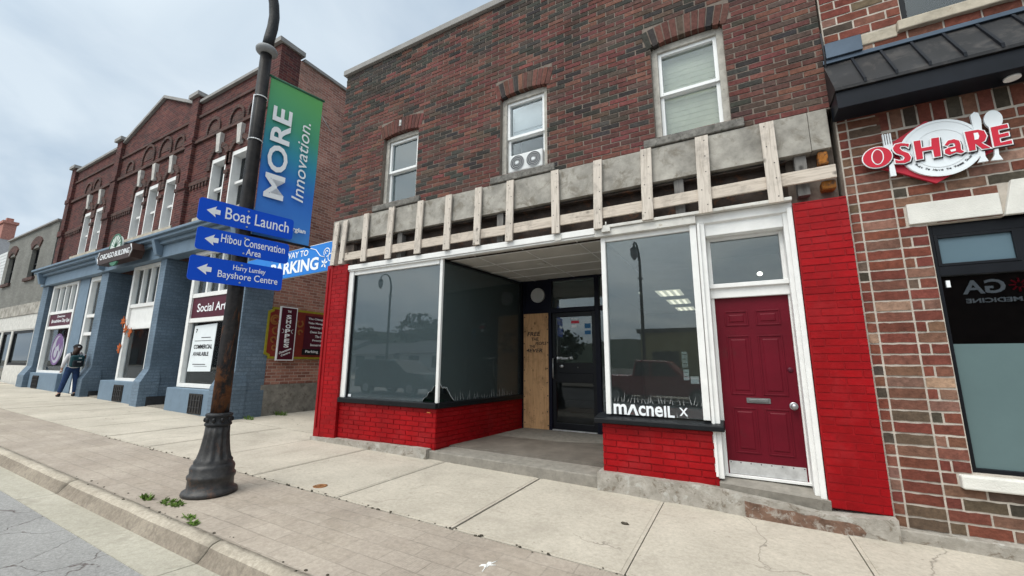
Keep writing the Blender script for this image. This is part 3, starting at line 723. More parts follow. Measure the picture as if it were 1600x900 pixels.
# window air conditioner
ac = thing('air_conditioner', 'white window air conditioner with two round dark fans in middle upper window', 'air conditioner', (-2.91, 0.1, WZ0+0.03))
a2, b2 = WINS[1][0]+0.14, WINS[1][1]-0.12
am_ = MB(); am_.box(a2, b2, 0.075, 0.5, WZ0+0.045, WZ0+0.36); am_.build('casing', 'ac_white', ac, bevel=0.02)
for k in (0, 1):
    cx = a2+0.165+k*0.31; f_ = MB(); n = 28
    f_.prism([(cx+0.135*math.cos(2*PI*t/n), WZ0+0.205+0.135*math.sin(2*PI*t/n)) for t in range(n)], lambda p: (p[0], 0.070, p[1]), lambda p: (p[0], 0.08, p[1]))
    fan = f_.build('fan', 'ac_dark', ac, fixn=True)
    gq = MB()
    for rr_ in (0.045, 0.075, 0.105, 0.132): gq.ring(FY(0.066), cx, WZ0+0.205, rr_-0.003, rr_+0.003, 0, 2*PI, -0.002, 0.002, 20)
    gq.prism([(cx+0.035*math.cos(2*PI*t/12), WZ0+0.205+0.028*math.sin(2*PI*t/12)) for t in range(12)], lambda p: (p[0], 0.060, p[1]), lambda p: (p[0], 0.07, p[1]))
    gq.build('grille', 'steel_grey', fan)
# stripped fascia: concrete band, recess with steel beam, nailing strips
cb_ = MB()
xs_ = [-7.53, 0.98, 1.17]
for a, b in zip(xs_, xs_[1:]): cb_.box(a, b-0.004, -0.035+random.uniform(-.004, .004), 0.12, 4.11+random.uniform(-.01, .01), 4.615)
cb_.build('concrete_band', 'concrete_band', shop, bevel=0.006)
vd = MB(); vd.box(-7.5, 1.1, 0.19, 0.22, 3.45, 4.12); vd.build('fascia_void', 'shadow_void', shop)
be = MB(); be.box(-7.4, 0.72, 0.15, 0.165, 3.60, 4.10); be.box(-7.4, 0.72, -0.02, 0.15, 3.575, 3.592); be.box(-7.4, 0.72, 0.03, 0.15, 4.06, 4.08)
be.build('steel_beam', 'dark_steel', shop)
for k, x in enumerate((-5.62, -3.35, -0.52, 0.86)):
    q = MB(); q.box(x-0.06, x+0.06, 0.02, 0.14, 3.60, 4.10); q.build('timber_post', 'old_timber', shop)
ru = MB()
for (x0, x1, z0, z1) in ((1.03, 1.13, 3.93, 4.10), (1.03, 1.17, 3.62, 3.73), (1.10, 1.15, 4.115, 4.19)):
    ru = MB(); ru.box(x0, x1, -0.01, 0.14, z0, z1); ru.build('crumbling_brick', 'rust_orange', shop, bevel=0.02)
NX = [(-7.34, -7.38, 4.57, 3.62), (-7.08, -7.12, 4.57, 3.60), (-6.47, -6.46, 4.61, 3.59), (-5.77, -5.79, 4.61, 3.58), (-5.03, -5.05, 4.60, 3.58), (-4.37, -4.38, 4.60, 3.57), (-3.73, -3.74, 4.61, 3.57), (-3.10, -3.11, 4.61, 3.56), (-2.30, -2.29, 4.60, 3.55), (-1.61, -1.63, 4.60, 3.53), (-0.91, -0.93, 4.61, 3.54), (-0.19, -0.21, 4.60, 3.52), (0.55, 0.56, 4.59, 3.53)]
for (xt, xb, zt, zb) in NX:
    s_ = MB(); h_ = 0.066+random.uniform(-.004, .006)+(0.012 if xt > -1 else 0); zt += random.uniform(-.015, .012); zb += random.uniform(-.012, .012)
    s_.hexa([(xb-h_, -0.115, zb), (xb+h_, -0.115, zb), (xb+h_, -0.08, zb), (xb-h_, -0.08, zb), (xt-h_, -0.095, zt), (xt+h_, -0.095, zt), (xt+h_, -0.06, zt), (xt-h_, -0.06, zt)])
    o = s_.build('nailing_strip', 'weathered_wood', shop, bevel=0.003)
    nl = MB()
    for k in range(5):
        z = zb+0.08+k*(zt-zb-0.16)/4+random.uniform(-.03, .03); t = (z-zb)/(zt-zb); y = -0.115+0.02*t
        x = xb+(xt-xb)*t+random.choice((-.03, .03)); nl.box(x-0.006, x+0.006, y-0.003, y+0.01, z-0.006, z+0.006)
    nl.build('nail_head', 'ink', o)
rl = MB()
for a, b in ((-7.2, -4.42), (-4.415, -0.93), (-0.925, 1.17)):
    za, zb = (3.765, 3.775) if a < -1 else (3.785, 3.81)
    rl.hexa([(a, -0.075, za-0.085), (b, -0.075, zb-0.085), (b, -0.04, zb-0.085), (a, -0.04, za-0.085), (a, -0.075, za+0.075), (b, -0.075, zb+0.075), (b, -0.04, zb+0.075), (a, -0.04, za+0.075)])
rl.build('nailing_rail', 'weathered_wood_rail', shop, bevel=0.003)
# red piers
def red_pier(u0, u1, yf, z0a, z1):
    mb = MB(); P = FY(yf)
    mb.slab(P, u0-0.012, u1-0.006, z0a, z1, -0.35, 0.0, 1)
    bricks(mb, P, u0, u1, z0a, z1, 0.29, 0.0835, 0.008, red_col, d1=0.006, jd=0.002, inset=0.004, off0=random.random()*0.2)
    bricks(mb, FX(u1-0.008), yf+0.005, yf+0.2, z0a, z1, 0.29, 0.0835, 0.008, red_col, d1=0.004, jd=0.002, inset=0.004)
    return mb.build('brick_pier', ['red_painted_brick', 'red_paint'], shop)
pr1 = red_pier(-7.38, -6.93, -0.06, 0.15, 3.60)
lb = MB(); lb.box(-7.55, -7.38, -0.075, 0.25, 0.15, 3.62); lb.tube([(-7.47, -0.085, 0.32), (-7.47, -0.085, 3.55)], 0.014, 8)
lb.build('pier_board', 'red_paint', shop, bevel=0.006)
red_pier(0.735, 1.235, -0.03, 0.135, 3.50)
# bulkheads
CN = (-4.54, 0.0); CB = (-4.27, 2.65)                  # splayed return of the left window
PR = FL(CN, CB); LR = math.dist(CN, CB)
bk_ = MB(); bk_.box(-6.93, CN[0]-0.01, 0.006, 0.16, 0.12, 0.83, 1)
bricks(bk_, P0, -6.93, CN[0], 0.19, 0.83, 0.29, 0.082, 0.008, red_col, d1=0.005, jd=0.002, inset=0.004)
bk_.slab(PR, 0.01, LR, 0.12, 0.83, -0.16, -0.006, 1)
bricks(bk_, PR, 0.0, LR, 0.19, 0.83, 0.29, 0.082, 0.008, red_col, d1=0.005, jd=0.002, inset=0.004, d0=-0.02)
bk_.build('bulkhead', ['red_painted_brick', 'red_paint'], shop)
b2_ = MB(); b2_.box(-1.68, -0.305, 0.006, 2.6, 0.08, 0.81, 1)
bricks(b2_, P0, -1.69, -0.30, 0.19, 0.81, 0.29, 0.082, 0.008, red_col, d1=0.005, jd=0.002, inset=0.004, off0=0.1)
bricks(b2_, FX(-0.302), 0.0, 0.2, 0.19, 0.81, 0.29, 0.082, 0.008, red_col, d1=0.004, jd=0.002, inset=0.004)
b2_.build('bulkhead', ['red_painted_brick', 'red_paint'], shop)
# black ledges
lg = MB(); lg.box(-6.93, CN[0]+0.03, -0.07, 0.14, 0.835, 0.925); lg.slab(PR, 0.0, LR, 0.835, 0.925, -0.14, 0.05); lg.build('window_ledge', 'black_paint', shop, bevel=0.012)
lg = MB(); lg.hexa([(-1.77, -0.11, 0.82), (-0.20, -0.11, 0.82), (-0.20, 0.16, 0.82), (-1.77, 0.16, 0.82), (-1.77, -0.11, 0.885), (-0.20, -0.11, 0.885), (-0.20, 0.16, 0.93), (-1.77, 0.16, 0.93)])
lg.box(-1.77, -1.62, 0.161, 2.6, 0.82, 0.925)
lg.build('window_ledge', 'black_paint', shop, bevel=0.012)
# shop windows
def glazing(P, u0, u1, z0, z1, poly=None, mat='shop_glass'):
    q = MB(); pts = poly or [(u0, z0), (u1, z0), (u1, z1), (u0, z1)]
    q.prism(pts, lambda p: P(p[0], p[1], 0.0), lambda p: P(p[0], p[1], -0.006)); return q
jag = [(-4.90, 0.925), (-4.86, 1.00), (-4.80, 1.02), (-4.76, 1.10), (-4.70, 1.12), (-4.66, 1.19), (-4.58, 1.24)]
f1 = MB(); PW = FY(0.035)
f1.slab(PW, -6.93, -6.80, 0.925, 3.46, -0.1, 0.05); f1.slab(PW, -6.80, -4.60, 3.36, 3.46, -0.1, 0.03)
w1 = f1.build('shop_window', 'white_paint', shop, bevel=0.006)
glazing(FY(0.05), 0, 0, 0, 0, [(-6.78, 0.925), jag[0]]+jag[1:]+[(-4.56, 1.24), (-4.56, 3.37), (-6.78, 3.37)]).build('pane', 'dusty_sky_glass', w1, fixn=True)
bd = MB(); bd.slab(PW, -6.80, -6.775, 0.925, 3.36, -0.02, 0.02); bd.build('bead', 'black_paint', w1)
mu = MB(); mu.box(CN[0]-0.035, CN[0]+0.025, -0.005, 0.05, 0.925, 3.46); mu.build('corner_mullion', 'white_paint', shop, bevel=0.006)
f2 = MB(); f2.slab(PR, LR-0.06, LR, 0.925, 3.44, -0.06, 0.02); f2.slab(PR, 0.05, LR-0.06, 3.41, 3.44, -0.04, 0.01)
w2_ = f2.build('shop_window', 'black_paint', shop)
jr = [(0.44, 0.925), (0.38, 0.985), (0.33, 1.03), (0.285, 1.10), (0.25, 1.13), (0.235, 1.175), (0.20, 1.16), (0.165, 1.185), (0.14, 1.16), (0.10, 1.19), (0.07, 1.235), (0.055, 1.25)]
glass('return_glass', (0.90, 0.95, 0.94), 1.6, 0.13, (0.27, 0.33, 0.33))
glazing(FL((CN[0]-0.03, 0.05), (CB[0]-0.03, CB[1])), 0, 0, 0, 0, [(LR-0.05, 0.925), (LR-0.05, 3.42), (0.01, 3.42), (0.01, 1.26)]+jr[::-1]).build('pane', 'return_glass', w2_, fixn=True)
ed = MB(); Pg = FL((CN[0]-0.03, 0.05), (CB[0]-0.03, CB[1]))
for a, b in zip(jr, jr[1:]): ed.tube([Pg(a[0], a[1], -0.003), Pg(b[0], b[1], -0.003)], 0.0045, 6)
for a, b in zip(jag, jag[1:]): ed.tube([(a[0], 0.053, a[1]), (b[0], 0.053, b[1])], 0.0025, 6)
ed.build('broken_edge', 'sign_white', w2_)
f3 = MB(); PW = FY(0.035)
f3.slab(PW, -1.63, -1.565, 0.93, 3.42, -0.05, 0.03); f3.slab(PW, -0.425, -0.345, 0.93, 3.42, -0.05, 0.05); f3.slab(PW, -1.565, -0.425, 3.35, 3.42, -0.05, 0.02)
w3_ = f3.build('shop_window', 'white_paint', shop, bevel=0.006)
glazing(FY(0.05), -1.57, -0.42, 0.93, 3.36).build('pane', 'shop_glass', w3_, fixn=True)
glazing(FXn(-1.60), 0.08, 2.55, 0.93, 3.40).build('pane', 'shop_glass', w3_, fixn=True)
lt = MB(); PT = FY(0.041)
lt.text('m', PT, -1.535, 0.935, 0.175, 0.135, bold=0.028); lt.prism([(-1.36, 0.932), (-1.325, 0.932), (-1.275, 1.03), (-1.245, 0.932), (-1.205, 0.932), (-1.255, 1.068), (-1.30, 1.068)], lambda p: PT(p[0], p[1], 0.005), lambda p: PT(p[0], p[1], 0.002))
lt.text('cne', PT, -1.205, 0.932, 0.305, 0.13, bold=0.022); lt.text('IL', PT, -0.885, 0.932, 0.125, 0.14, bold=0.025)
lt.text('x', PT, -0.70, 0.96, 0.10, 0.10)
lt.build('window_lettering', 'sign_white', w3_)
gsk = MB()
for k in range(26):
    x = -1.52+k*0.043+random.uniform(-.02, .02); z = random.choice((1.09, 1.10, 0.935 if x > -0.75 else 1.10)); 
    gsk.prism([(x, z), (x+0.006, z), (x+random.uniform(-.03, .04), z+random.uniform(.05, .14))], lambda p: PT(p[0], p[1], 0.003), lambda p: PT(p[0], p[1], 0.001))
for k in range(22):
    u = 0.45+k*0.085+random.uniform(-.03, .03); gsk.prism([(u, 0.93), (u+0.006, 0.93), (u+random.uniform(-.05, .05), 0.93+random.uniform(.04, .16))], lambda p: Pg(p[0], p[1], 0.004), lambda p: Pg(p[0], p[1], 0.001))
gsk.build('grass_decal', 'paper_grey', w3_)
wr = MB()
for k in range(9): wr.text(random.choice(['our story so far', 'live paint and', 'work by hand', 'made in the open']), FY(0.044), -1.22, 1.68-k*0.055, 0.45+random.uniform(-.1, .06), 0.028, 0.001, 0.002)
M_notes = None
# papers and stickers on the glass
def paper(name, label, P, u0, u1, z0, z1, mat='paper', lines=3, cat='notice', origin=None):
    t = MB(); t.slab(P, u0, u1, z0, z1, 0.0, 0.003); o = t.build(name, mat, None, origin or P((u0+u1)/2, z0, 0)); tag(o, label, cat)
    if lines:
        l = MB()
        for k in range(lines):
            z = z1-(k+0.7)*(z1-z0)/(lines+0.5); l.slab(P, u0+(u1-u0)*0.15, u1-(u1-u0)*0.15*(1+k % 2), z, z+(z1-z0)*0.04, 0.0035, 0.0045)
        l.build('print', 'ink', o)
    return o
paper('paper_notice', 'white paper notice inside the large left shop window', FY(0.07), -5.60, -5.34, 1.80, 2.14, 'paper_grey', 5)
paper('paper_notice', 'folded grey paper taped near right edge of right shop window', FY(0.072), -0.635, -0.565, 1.56, 1.76, 'paper_grey', 3)
paper('paper_notice', 'small white paper below grey one in right shop window', FY(0.072), -0.625, -0.56, 1.40, 1.535, 'paper', 2)
paper('card_holder', 'white half round card holder stuck beside the papers in right shop window', FY(0.072), -0.545, -0.45, 1.36, 1.45, 'sign_white', 0, 'card holder')
paper('paper_sticker', 'tiny white sticker at bottom left of large shop window', FY(0.042), -6.76, -6.68, 0.94, 0.985, 'sign_white', 1, 'sticker')
paper('orange_sticker', 'small orange sticker on red bulkhead under the window corner', P0, -4.735, -4.665, 0.735, 0.80, 'sticker_orange', 1, 'sticker')
# soffit, lip and heads
sf = MB(); sf.box(-4.58, -1.60, 0.03, 2.80, 3.47, 3.50, 0)
for k in range(5):
    y = 0.62*k+0.28; sf.box(-4.58, -1.60, y-0.016, y+0.016, 3.458, 3.469, 1)
for k in range(3):
    x = -3.95+k*0.95; sf.box(x-0.010, x+0.010, 0.04, 2.79, 3.462, 3.4685, 1)
sf.build('soffit', ['ceiling_tile', 'white_paint'], shop)
dl = MB(); dl.lathe([(0.085, 0), (0.085, 0.02), (0.06, 0.022)], (-3.12, 1.2, 3.445), 20); dl.build('recessed_light', 'dirty_white_paint', shop)
lp = MB()
lp.box(-6.95, -1.70, -0.055, 0.03, 3.47, 3.565); lp.box(-6.95, -1.70, -0.035, 0.03, 3.44, 3.468)
lp.build('lip_trim', 'white_paint', shop, bevel=0.006)
hd = MB(); hd.box(-1.70, -0.34, -0.055, 0.04, 3.42, 3.53); hd.box(-1.70, 0.72, -0.08, 0.04, 3.532, 3.575)
hd.build('window_head', 'dirty_white_paint', shop, bevel=0.006)
bx_ = MB(); bx_.box(-1.58, -1.46, -0.10, -0.056, 3.47, 3.56);  bx_.tube([(-1.52, -0.08, 3.56), (-1.52, -0.08, 3.62)], 0.01, 6)
bx_.build('junction_box', 'dirty_white_paint', shop); bx_ = MB(); bx_.box(-2.32, -2.22, -0.07, -0.056, 3.45, 3.54); bx_.build('trim_clip', 'dirty_white_paint', shop)
# entry: sloping floor, step, back wall with door and boarded side light
en = MB(); en.hexa([(-4.70, -0.06, -0.3), (-1.69, -0.06, -0.3), (-1.69, 2.8, -0.3), (-4.2, 2.8, -0.3), (-4.70, -0.06, 0.165), (-1.69, -0.06, 0.135), (-1.69, 2.8, 0.225), (-4.2, 2.8, 0.225)])
en.build('entry_floor', 'entry_concrete', shop, bevel=0.015)
PB = FY(2.65)
ew = MB(); ew.slab(PB, -4.32, -4.20, 0.2, 3.48, -0.12, 0.0); ew.slab(PB, -4.20, -3.62, 2.76, 3.48, -0.12, -0.02); ew.slab(PB, -3.62, -3.54, 0.2, 3.48, -0.12, 0.02)
ew.slab(PB, -3.54, -2.56, 2.70, 2.80, -0.12, 0.02); ew.slab(PB, -2.56, -2.46, 0.2, 3.48, -0.12, 0.02); ew.slab(PB, -3.54, -1.6, 3.42, 3.48, -0.12, 0.01); ew.slab(PB, -2.46, -1.6, 2.70, 2.80, -0.12, 0.01)
ew.slab(PB, -4.20, -3.62, 2.70, 2.76, -0.12, 0.01)
ewo = ew.build('entry_frame', 'navy_panel', shop, bevel=0.005)
q = MB(); n = 28; q.prism([(-3.87+0.165*math.cos(2*PI*t/n), 3.115+0.165*math.sin(2*PI*t/n)) for t in range(n)], lambda p: PB(p[0], p[1], 0.03), lambda p: PB(p[0], p[1], -0.02)); q.build('round_plate', 'paper_grey', shop, fixn=True)
q = glazing(FY(2.68), -3.54, -2.56, 2.80, 3.42); q.prism([(-2.46, 0.2), (-1.65, 0.2), (-1.65, 3.42), (-2.46, 3.42)], lambda p: (p[0], 2.68, p[1]), lambda p: (p[0], 2.686, p[1])); q.build('transom', 'shop_glass', shop, fixn=True)
py = MB(); py.slab(PB, -4.215, -3.615, 0.225, 2.70, 0.012, 0.03); pl = py.build('plywood_board', 'plywood', shop)
ty = MB(); PP = FY(2.65-0.031)
ty.text('FREE', PP, -4.12, 2.20, 0.32, 0.09, bold=0.012, shear=0.15); ty.text('THE', PP, -4.02, 2.09, 0.17, 0.075, bold=0.012, shear=0.1)
ty.text('PEOPLE', PP, -3.92, 2.00, 0.27, 0.07, bold=0.01, shear=0.2); ty.text('THE', PP, -4.07, 1.94, 0.14, 0.06, bold=0.01); ty.text('4EVER', PP, -4.15, 1.84, 0.40, 0.08, bold=0.012, shear=0.2)
ty.build('marker_writing', 'ink', pl)
sw = MB()
for k in range(9):
    for x in (-4.19, -3.64): sw.ball((x+random.uniform(-.012, .012), 2.62, 0.33+k*0.285+random.uniform(-.03, .03)), 0.014, 0.006, 0.014, 8)
for k in range(26): sw.ball((random.uniform(-4.15, -3.7), 2.62, random.uniform(0.3, 2.6)), 0.008, 0.004, 0.006, 6)
sw.build('screw', 'ink', pl)
dr = MB(); PD = FY(2.665)
frame(dr, PD, -3.535, -2.565, 0.245, 2.695, 0.075, -0.045, 0.0, 0, tb=0.13, tt=0.10); dr.slab(PD, -3.46, -2.64, 1.20, 1.40, -0.045, 0.0); dr.slab(PD, -3.46, -2.64, 1.40, 1.62, -0.045, -0.012)
door = dr.build('shop_door', 'black_aluminium', shop, bevel=0.005)
q = glazing(FY(2.685), -3.47, -2.63, 1.60, 2.61); q.build('pane', 'shop_glass', door, fixn=True)
q = glazing(FY(2.69), -3.47, -2.63, 0.37, 1.21); q.build('lower_panel', 'dark_glass', door, fixn=True)
q = MB(); q.tube([(-3.50, 2.665, 1.72), (-3.50, 2.60, 1.70), (-3.50, 2.60, 1.30), (-3.50, 2.665, 1.28)], 0.014, 8); q.build('handle', 'steel_grey', door)
q = MB(); q.ball((-3.32, 2.655, 1.545), 0.05, 0.02, 0.035, 12); q.ball((-2.96, 2.655, 1.52), 0.014, 0.01, 0.014, 8); q.build('lock', 'steel_grey', door)
q = MB(); q.slab(FY(2.655), -3.54, -2.58, 0.222, 0.243, -0.03, 0.02); q.build('threshold', 'kick_plate', door)
q = MB(); q.text('Master 95', FY(2.682), -3.38, 1.69, 0.30, 0.055, bold=0.02); q.text('Master', FY(2.682), -3.10, 2.53, 0.17, 0.045, bold=0.01); q.slab(FY(2.682), -3.09, -2.98, 2.36, 2.42, 0, 0.003); q.ball((-3.42, 2.68, 1.72), 0.025, 0.004, 0.03, 10); q.build('door_lettering', 'sign_white', door)
for (z0, z1) in ((2.34, 2.44), (2.21, 2.29)):
    q = MB(); q.slab(FY(2.682), -2.80, -2.67, z0, z1, 0, 0.003); q.build('sticker', 'sticker_blue', door)
q = MB(); q.slab(FY(2.682), -3.10, -2.92, 2.45, 2.51, 0, 0.003); q.build('sticker', 'sign_red', door)
# foundation and door step
fo = MB()
def fl_hex(mb, x0, x1, yf, zt0, zt1, yb=0.2, mi=0, out_=0.02):
    n = max(2, int((x1-x0)/0.22)); P_ = []
    for i in range(n+1):
        x = x0+(x1-x0)*i/n; j = random.uniform(-.012, .012); P_.append((x, yf+j, yf-out_+random.uniform(-.012, .012), zt0+(zt1-zt0)*i/n+random.uniform(-.006, .006)))
    for A, B in zip(P_, P_[1:]):
        mb.hexa([(A[0], A[2], -0.4), (B[0], B[2], -0.4), (B[0], yb, -0.4), (A[0], yb, -0.4), (A[0], A[1], A[3]), (B[0], B[1], B[3]), (B[0], yb, B[3]+0.005), (A[0], yb, A[3]+0.005)], mi)
fl_hex(fo, -7.56, -4.62, -0.12, 0.15, 0.195)
fo.build('foundation', 'foundation_concrete', shop); fo = MB()
fl_hex(fo, -1.74, -0.28, -0.12, 0.20, 0.195)
fo.build('foundation', 'foundation_concrete', shop); fo = MB()
fl_hex(fo, 0.62, 1.24, -0.15, 0.09, 0.13, yb=0.1)
fo.build('foundation', 'foundation_concrete', shop)
ds = MB(); fl_hex(ds, -0.28, 0.62, -0.135, 0.185, 0.095, yb=0.1)
ds.hexa([(-0.30, 0.0, 0), (0.74, 0.0, 0), (0.74, 0.35, 0), (-0.30, 0.35, 0), (-0.30, -0.05, 0.245), (0.74, -0.05, 0.20), (0.74, 0.35, 0.295), (-0.30, 0.35, 0.295)], 2)
ds.build('door_step', ['foundation_concrete', 'limewash', 'entry_concrete'], shop)
pa = MB(); pp = [(-0.06, -0.12)]; pp += [(-0.06+k*0.09, 0.115-0.0085*k*0.9+random.uniform(-.02, .012)) for k in range(12)] + [(0.98, -0.02), (0.93, -0.12)]
pa.prism(pp, lambda p: (p[0], -0.163, p[1]), lambda p: (p[0], -0.10, p[1])); pa.build('bare_patch', 'brown_patch', shop, fixn=True)
# red entrance door with panels
PD = FY(0.20)
dj = MB()
dj.box(-0.34, -0.245, 0.0, 0.26, 0.28, 3.42); dj.box(0.615, 0.72, 0.02, 0.26, 0.22, 3.45); dj.box(-0.245, 0.615, 0.04, 0.26, 3.25, 3.45)
dj.slab(PD, -0.245, -0.205, 0.29, 2.50, -0.05, 0.03); dj.slab(PD, 0.595, 0.615, 0.29, 2.50, -0.05, 0.03); dj.slab(PD, -0.245, 0.615, 2.44, 2.60, -0.05, 0.05); dj.slab(PD, -0.26, 0.63, 2.565, 2.62, -0.02, 0.09)
dj.slab(PD, -0.245, -0.20, 2.62, 3.25, -0.05, 0.03); dj.slab(PD, 0.57, 0.615, 2.62, 3.25, -0.05, 0.03); dj.slab(PD, -0.20, 0.57, 3.21, 3.25, -0.05, 0.03)
dj.hexa([(-0.34, 0.0, 3.42), (0.72, 0.0, 3.42), (0.72, 0.26, 3.30), (-0.34, 0.26, 3.30), (-0.34, 0.0, 3.53), (0.72, 0.0, 3.53), (0.72, 0.26, 3.53), (-0.34, 0.26, 3.53)])
dj.box(-0.33, -0.30, -0.03, 0.0, 0.30, 3.42); dj.box(0.66, 0.715, -0.02, 0.02, 0.20, 3.46)
djo = dj.build('door_frame', 'white_paint', shop, bevel=0.006)
q = glazing(FY(0.22), -0.20, 0.57, 2.62, 3.21, mat='clear_glass'); tw = q.build('transom', 'shop_glass', shop, fixn=True)
q = MB(); q.slab(PD, -0.205, 0.595, 0.31, 2.44, -0.045, 0.0, 1)
d_u = [(-0.105, 0.155), (0.235, 0.495)]; d_z = [(0.56, 1.09), (1.24, 1.96), (2.08, 2.27)]
rd_ = q.build('front_door', ['maroon_paint', 'maroon_paint'], shop, label='maroon panelled front door with letter slot and metal kick plate')
pn = MB()
for (a, b) in d_u:
    for (c, d) in d_z:
        frame(pn, PD, a, b, c, d, 0.018, 0.0, 0.009); 
        pn.slab(PD, a+0.045, b-0.045, c+0.045, d-0.045, 0.0, 0.008, 0, None, 0.014)
pn.build('moulded_panel', 'maroon_paint', rd_, bevel=0.004)
q = MB(); q.slab(PD, -0.19, 0.58, 0.315, 0.46, 0.001, 0.006); q.build('kick_plate', 'kick_plate', rd_)
q = MB()
for k in range(8): q.ball((-0.17+k*0.105, 0.193, 0.445), 0.007, 0.005, 0.007, 6)
q.build('plate_screw', 'ink', rd_)
q = MB(); q.slab(PD, 0.055, 0.305, 1.145, 1.205, 0.001, 0.012); q.slab(PD, 0.075, 0.285, 1.155, 1.195, 0.012, 0.018, 0, None, 0.006); q.build('letter_slot', 'pewter', rd_, bevel=0.003)
q = MB(); q.tube([(0.53, 0.20, 1.13), (0.53, 0.155, 1.13)], 0.022, 12); q.ball((0.53, 0.135, 1.13), 0.036, 0.03, 0.036, 14); q.ball((0.53, 0.195, 1.13), 0.045, 0.008, 0.045, 14); q.build('knob', 'steel_grey', rd_)
q = MB(); q.ball((0.535, 0.195, 1.545), 0.03, 0.015, 0.03, 12); q.build('deadbolt', 'sign_maroon', rd_)
q = MB(); q.slab(PD, -0.245, 0.615, 0.285, 0.31, -0.04, 0.05); q.build('threshold', 'white_paint', rd_)
q = MB(); q.ball((0.36, 0.75, 2.83), 0.035, 0.035, 0.03, 10); q.build('hall_light', 'bulb', shop)
# interior
it = MB(); it.box(-7.3, -0.42, 9.9, 10.0, 0.2, 3.5); it.box(-7.25, -7.2, 0.32, 9.9, 0.2, 3.5); it.box(-0.42, -0.36, 0.3, 9.9, 0.2, 3.5)
it.box(-0.35, 0.9, 2.5, 2.55, 0.2, 3.6); it.box(0.80, 0.85, 0.4, 2.5, 0.2, 3.6); it.build('interior_wall', 'interior_grey', shop)
it = MB(); it.box(-7.2, -4.2, 3.6, 3.68, 0.22, 2.9); it.box(-5.0, -4.35, 3.0, 3.05, 0.22, 2.5); it.build('partition', 'interior_dark', shop)
it = MB(); it.box(-7.2, -0.43, 0.36, 9.9, 0.1, 0.20); it.build('shop_floor', 'interior_floor', shop)
it = MB(); it.box(-7.2, -4.6, 0.1, 9.9, 3.40, 3.46); it.box(-4.6, -1.66, 2.81, 9.9, 3.40, 3.46); it.box(-1.655, -0.43, 0.1, 9.9, 3.40, 3.46); it.box(-0.35, 0.8, 0.28, 2.5, 3.50, 3.55); it.build('shop_ceiling', 'interior_grey', shop)
it = MB(); it.hexa([(-6.9, 0.16, 0.75), (-4.62, 0.16, 0.75), (-4.35, 2.6, 0.75), (-6.9, 2.6, 0.75), (-6.9, 0.16, 0.86), (-4.62, 0.16, 0.86), (-4.35, 2.6, 0.86), (-6.9, 2.6, 0.86)]); it.build('display_shelf', 'interior_dark', shop)
it = MB(); it.box(-1.55, -0.45, 0.18, 2.5, 0.6, 0.8); it.build('display_shelf', 'interior_dark', shop)
for (x0, x1, y0, y1) in ((-1.68, -1.10, 4.85, 5.75), (-1.65, -1.08, 6.5, 7.4), (-1.64, -1.10, 8.3, 9.1)):
    q = MB(); q.box(x0, x1, y0, y1, 3.38, 3.395, 0); w_ = (x1-x0)/7
    for k in (1, 3, 5): q.box(x0+w_*(k+.1), x0+w_*(k+.9), y0+.04, y1-.04, 3.374, 3.379, 1)
    q.build('ceiling_light', ['lamp_panel', 'fluorescent'], shop)
for k in range(4):
    x = -5.84+k*0.33; q = MB(); q.tube([(x, 0.22, 3.40), (x, 0.22, 3.35)], 0.012, 6); q.tube([(x-0.02, 0.24, 3.34), (x+0.03, 0.17, 3.28)], [0.03, 0.045], 10); q.build('spotlight', 'vinyl_white', shop)
tf = MB()
for k in range(420):
    x = random.uniform(-6.3, -4.7); y = random.uniform(0.2, 0.75)
    h = random.uniform(.02, .07); a = random.uniform(0, PI); dx_, dy_ = 0.012*math.cos(a), 0.012*math.sin(a)
    b = len(tf.v); tf.v += [(x-dx_, y-dy_, 0.875), (x+dx_, y+dy_, 0.875), (x+random.uniform(-.03, .03), y+random.uniform(-.03, .03), 0.875+h)]; tf.face([b, b+1, b+2])
tf.box(-6.35, -4.68, 0.18, 0.8, 0.861, 0.876)
tag(tf.build('turf_mat', 'turf', None, (-5.5, 0.5, 0.861)), 'green artificial turf mat lying inside the left shop window', 'turf mat')
cr_ = MB(); cr_.tube([(-4.45, 2.1, 3.40), (-4.46, 2.1, 2.4), (-4.445, 2.1, 1.56)], 0.006, 6); cr_.box(-4.475, -4.415, 2.08, 2.12, 1.45, 1.56)
cr_.build('hanging_cord', 'cord_white', shop)

# ------------------------------------------------------------------ restaurant building (right)
RX0 = 1.245
rest = thing('restaurant_building', 'restaurant front in large mixed red brick with black canopy and framed window', 'building', (2.5, 0, 0))
PQ = FY(0.03)
WN = (1.875, 4.4, 0.60, 3.07)
rw = MB(); holed(rw, PQ, RX0, 9, -0.1, 8.6, [WN, (1.98, 3.6, 5.50, 7.6)], -0.3, 0.0)
rw.box(RX0, RX0+0.3, 0.34, 13, -0.1, 8.6); rw.build('wall', 'pale_mortar', rest)
rb = MB(); H = 0.1125; z = 0.03; row = 0
def one(u0, u1, z0, z1, vert=False):
    c = rest_col(0, 0)
    n = max(2, int((u1-u0)/0.05)); d = 0.007+random.uniform(-.004, .004); j = lambda: random.uniform(-.0045, .0045)
    a, b = u0+0.0095, u1-0.0095
    pts = [(a+(b-a)*k/n + (j() if 0 < k < n else 0), z0+0.0095+j()*.7) for k in range(n+1)] + [(b-(b-a)*k/n, z1-0.0105+j()) for k in range(n+1)]
    rb.prism(pts, lambda p: PQ(p[0], p[1], d), lambda p: PQ(p[0], p[1], -0.03), 0, c)
ex = [WN, (1.72, 2.49, 3.07, 3.32), (2.44, 3.4, 3.05, 3.44), (1.77, 4.6, 0.44, 0.60), (1.6, 9, 4.20, 4.46)]
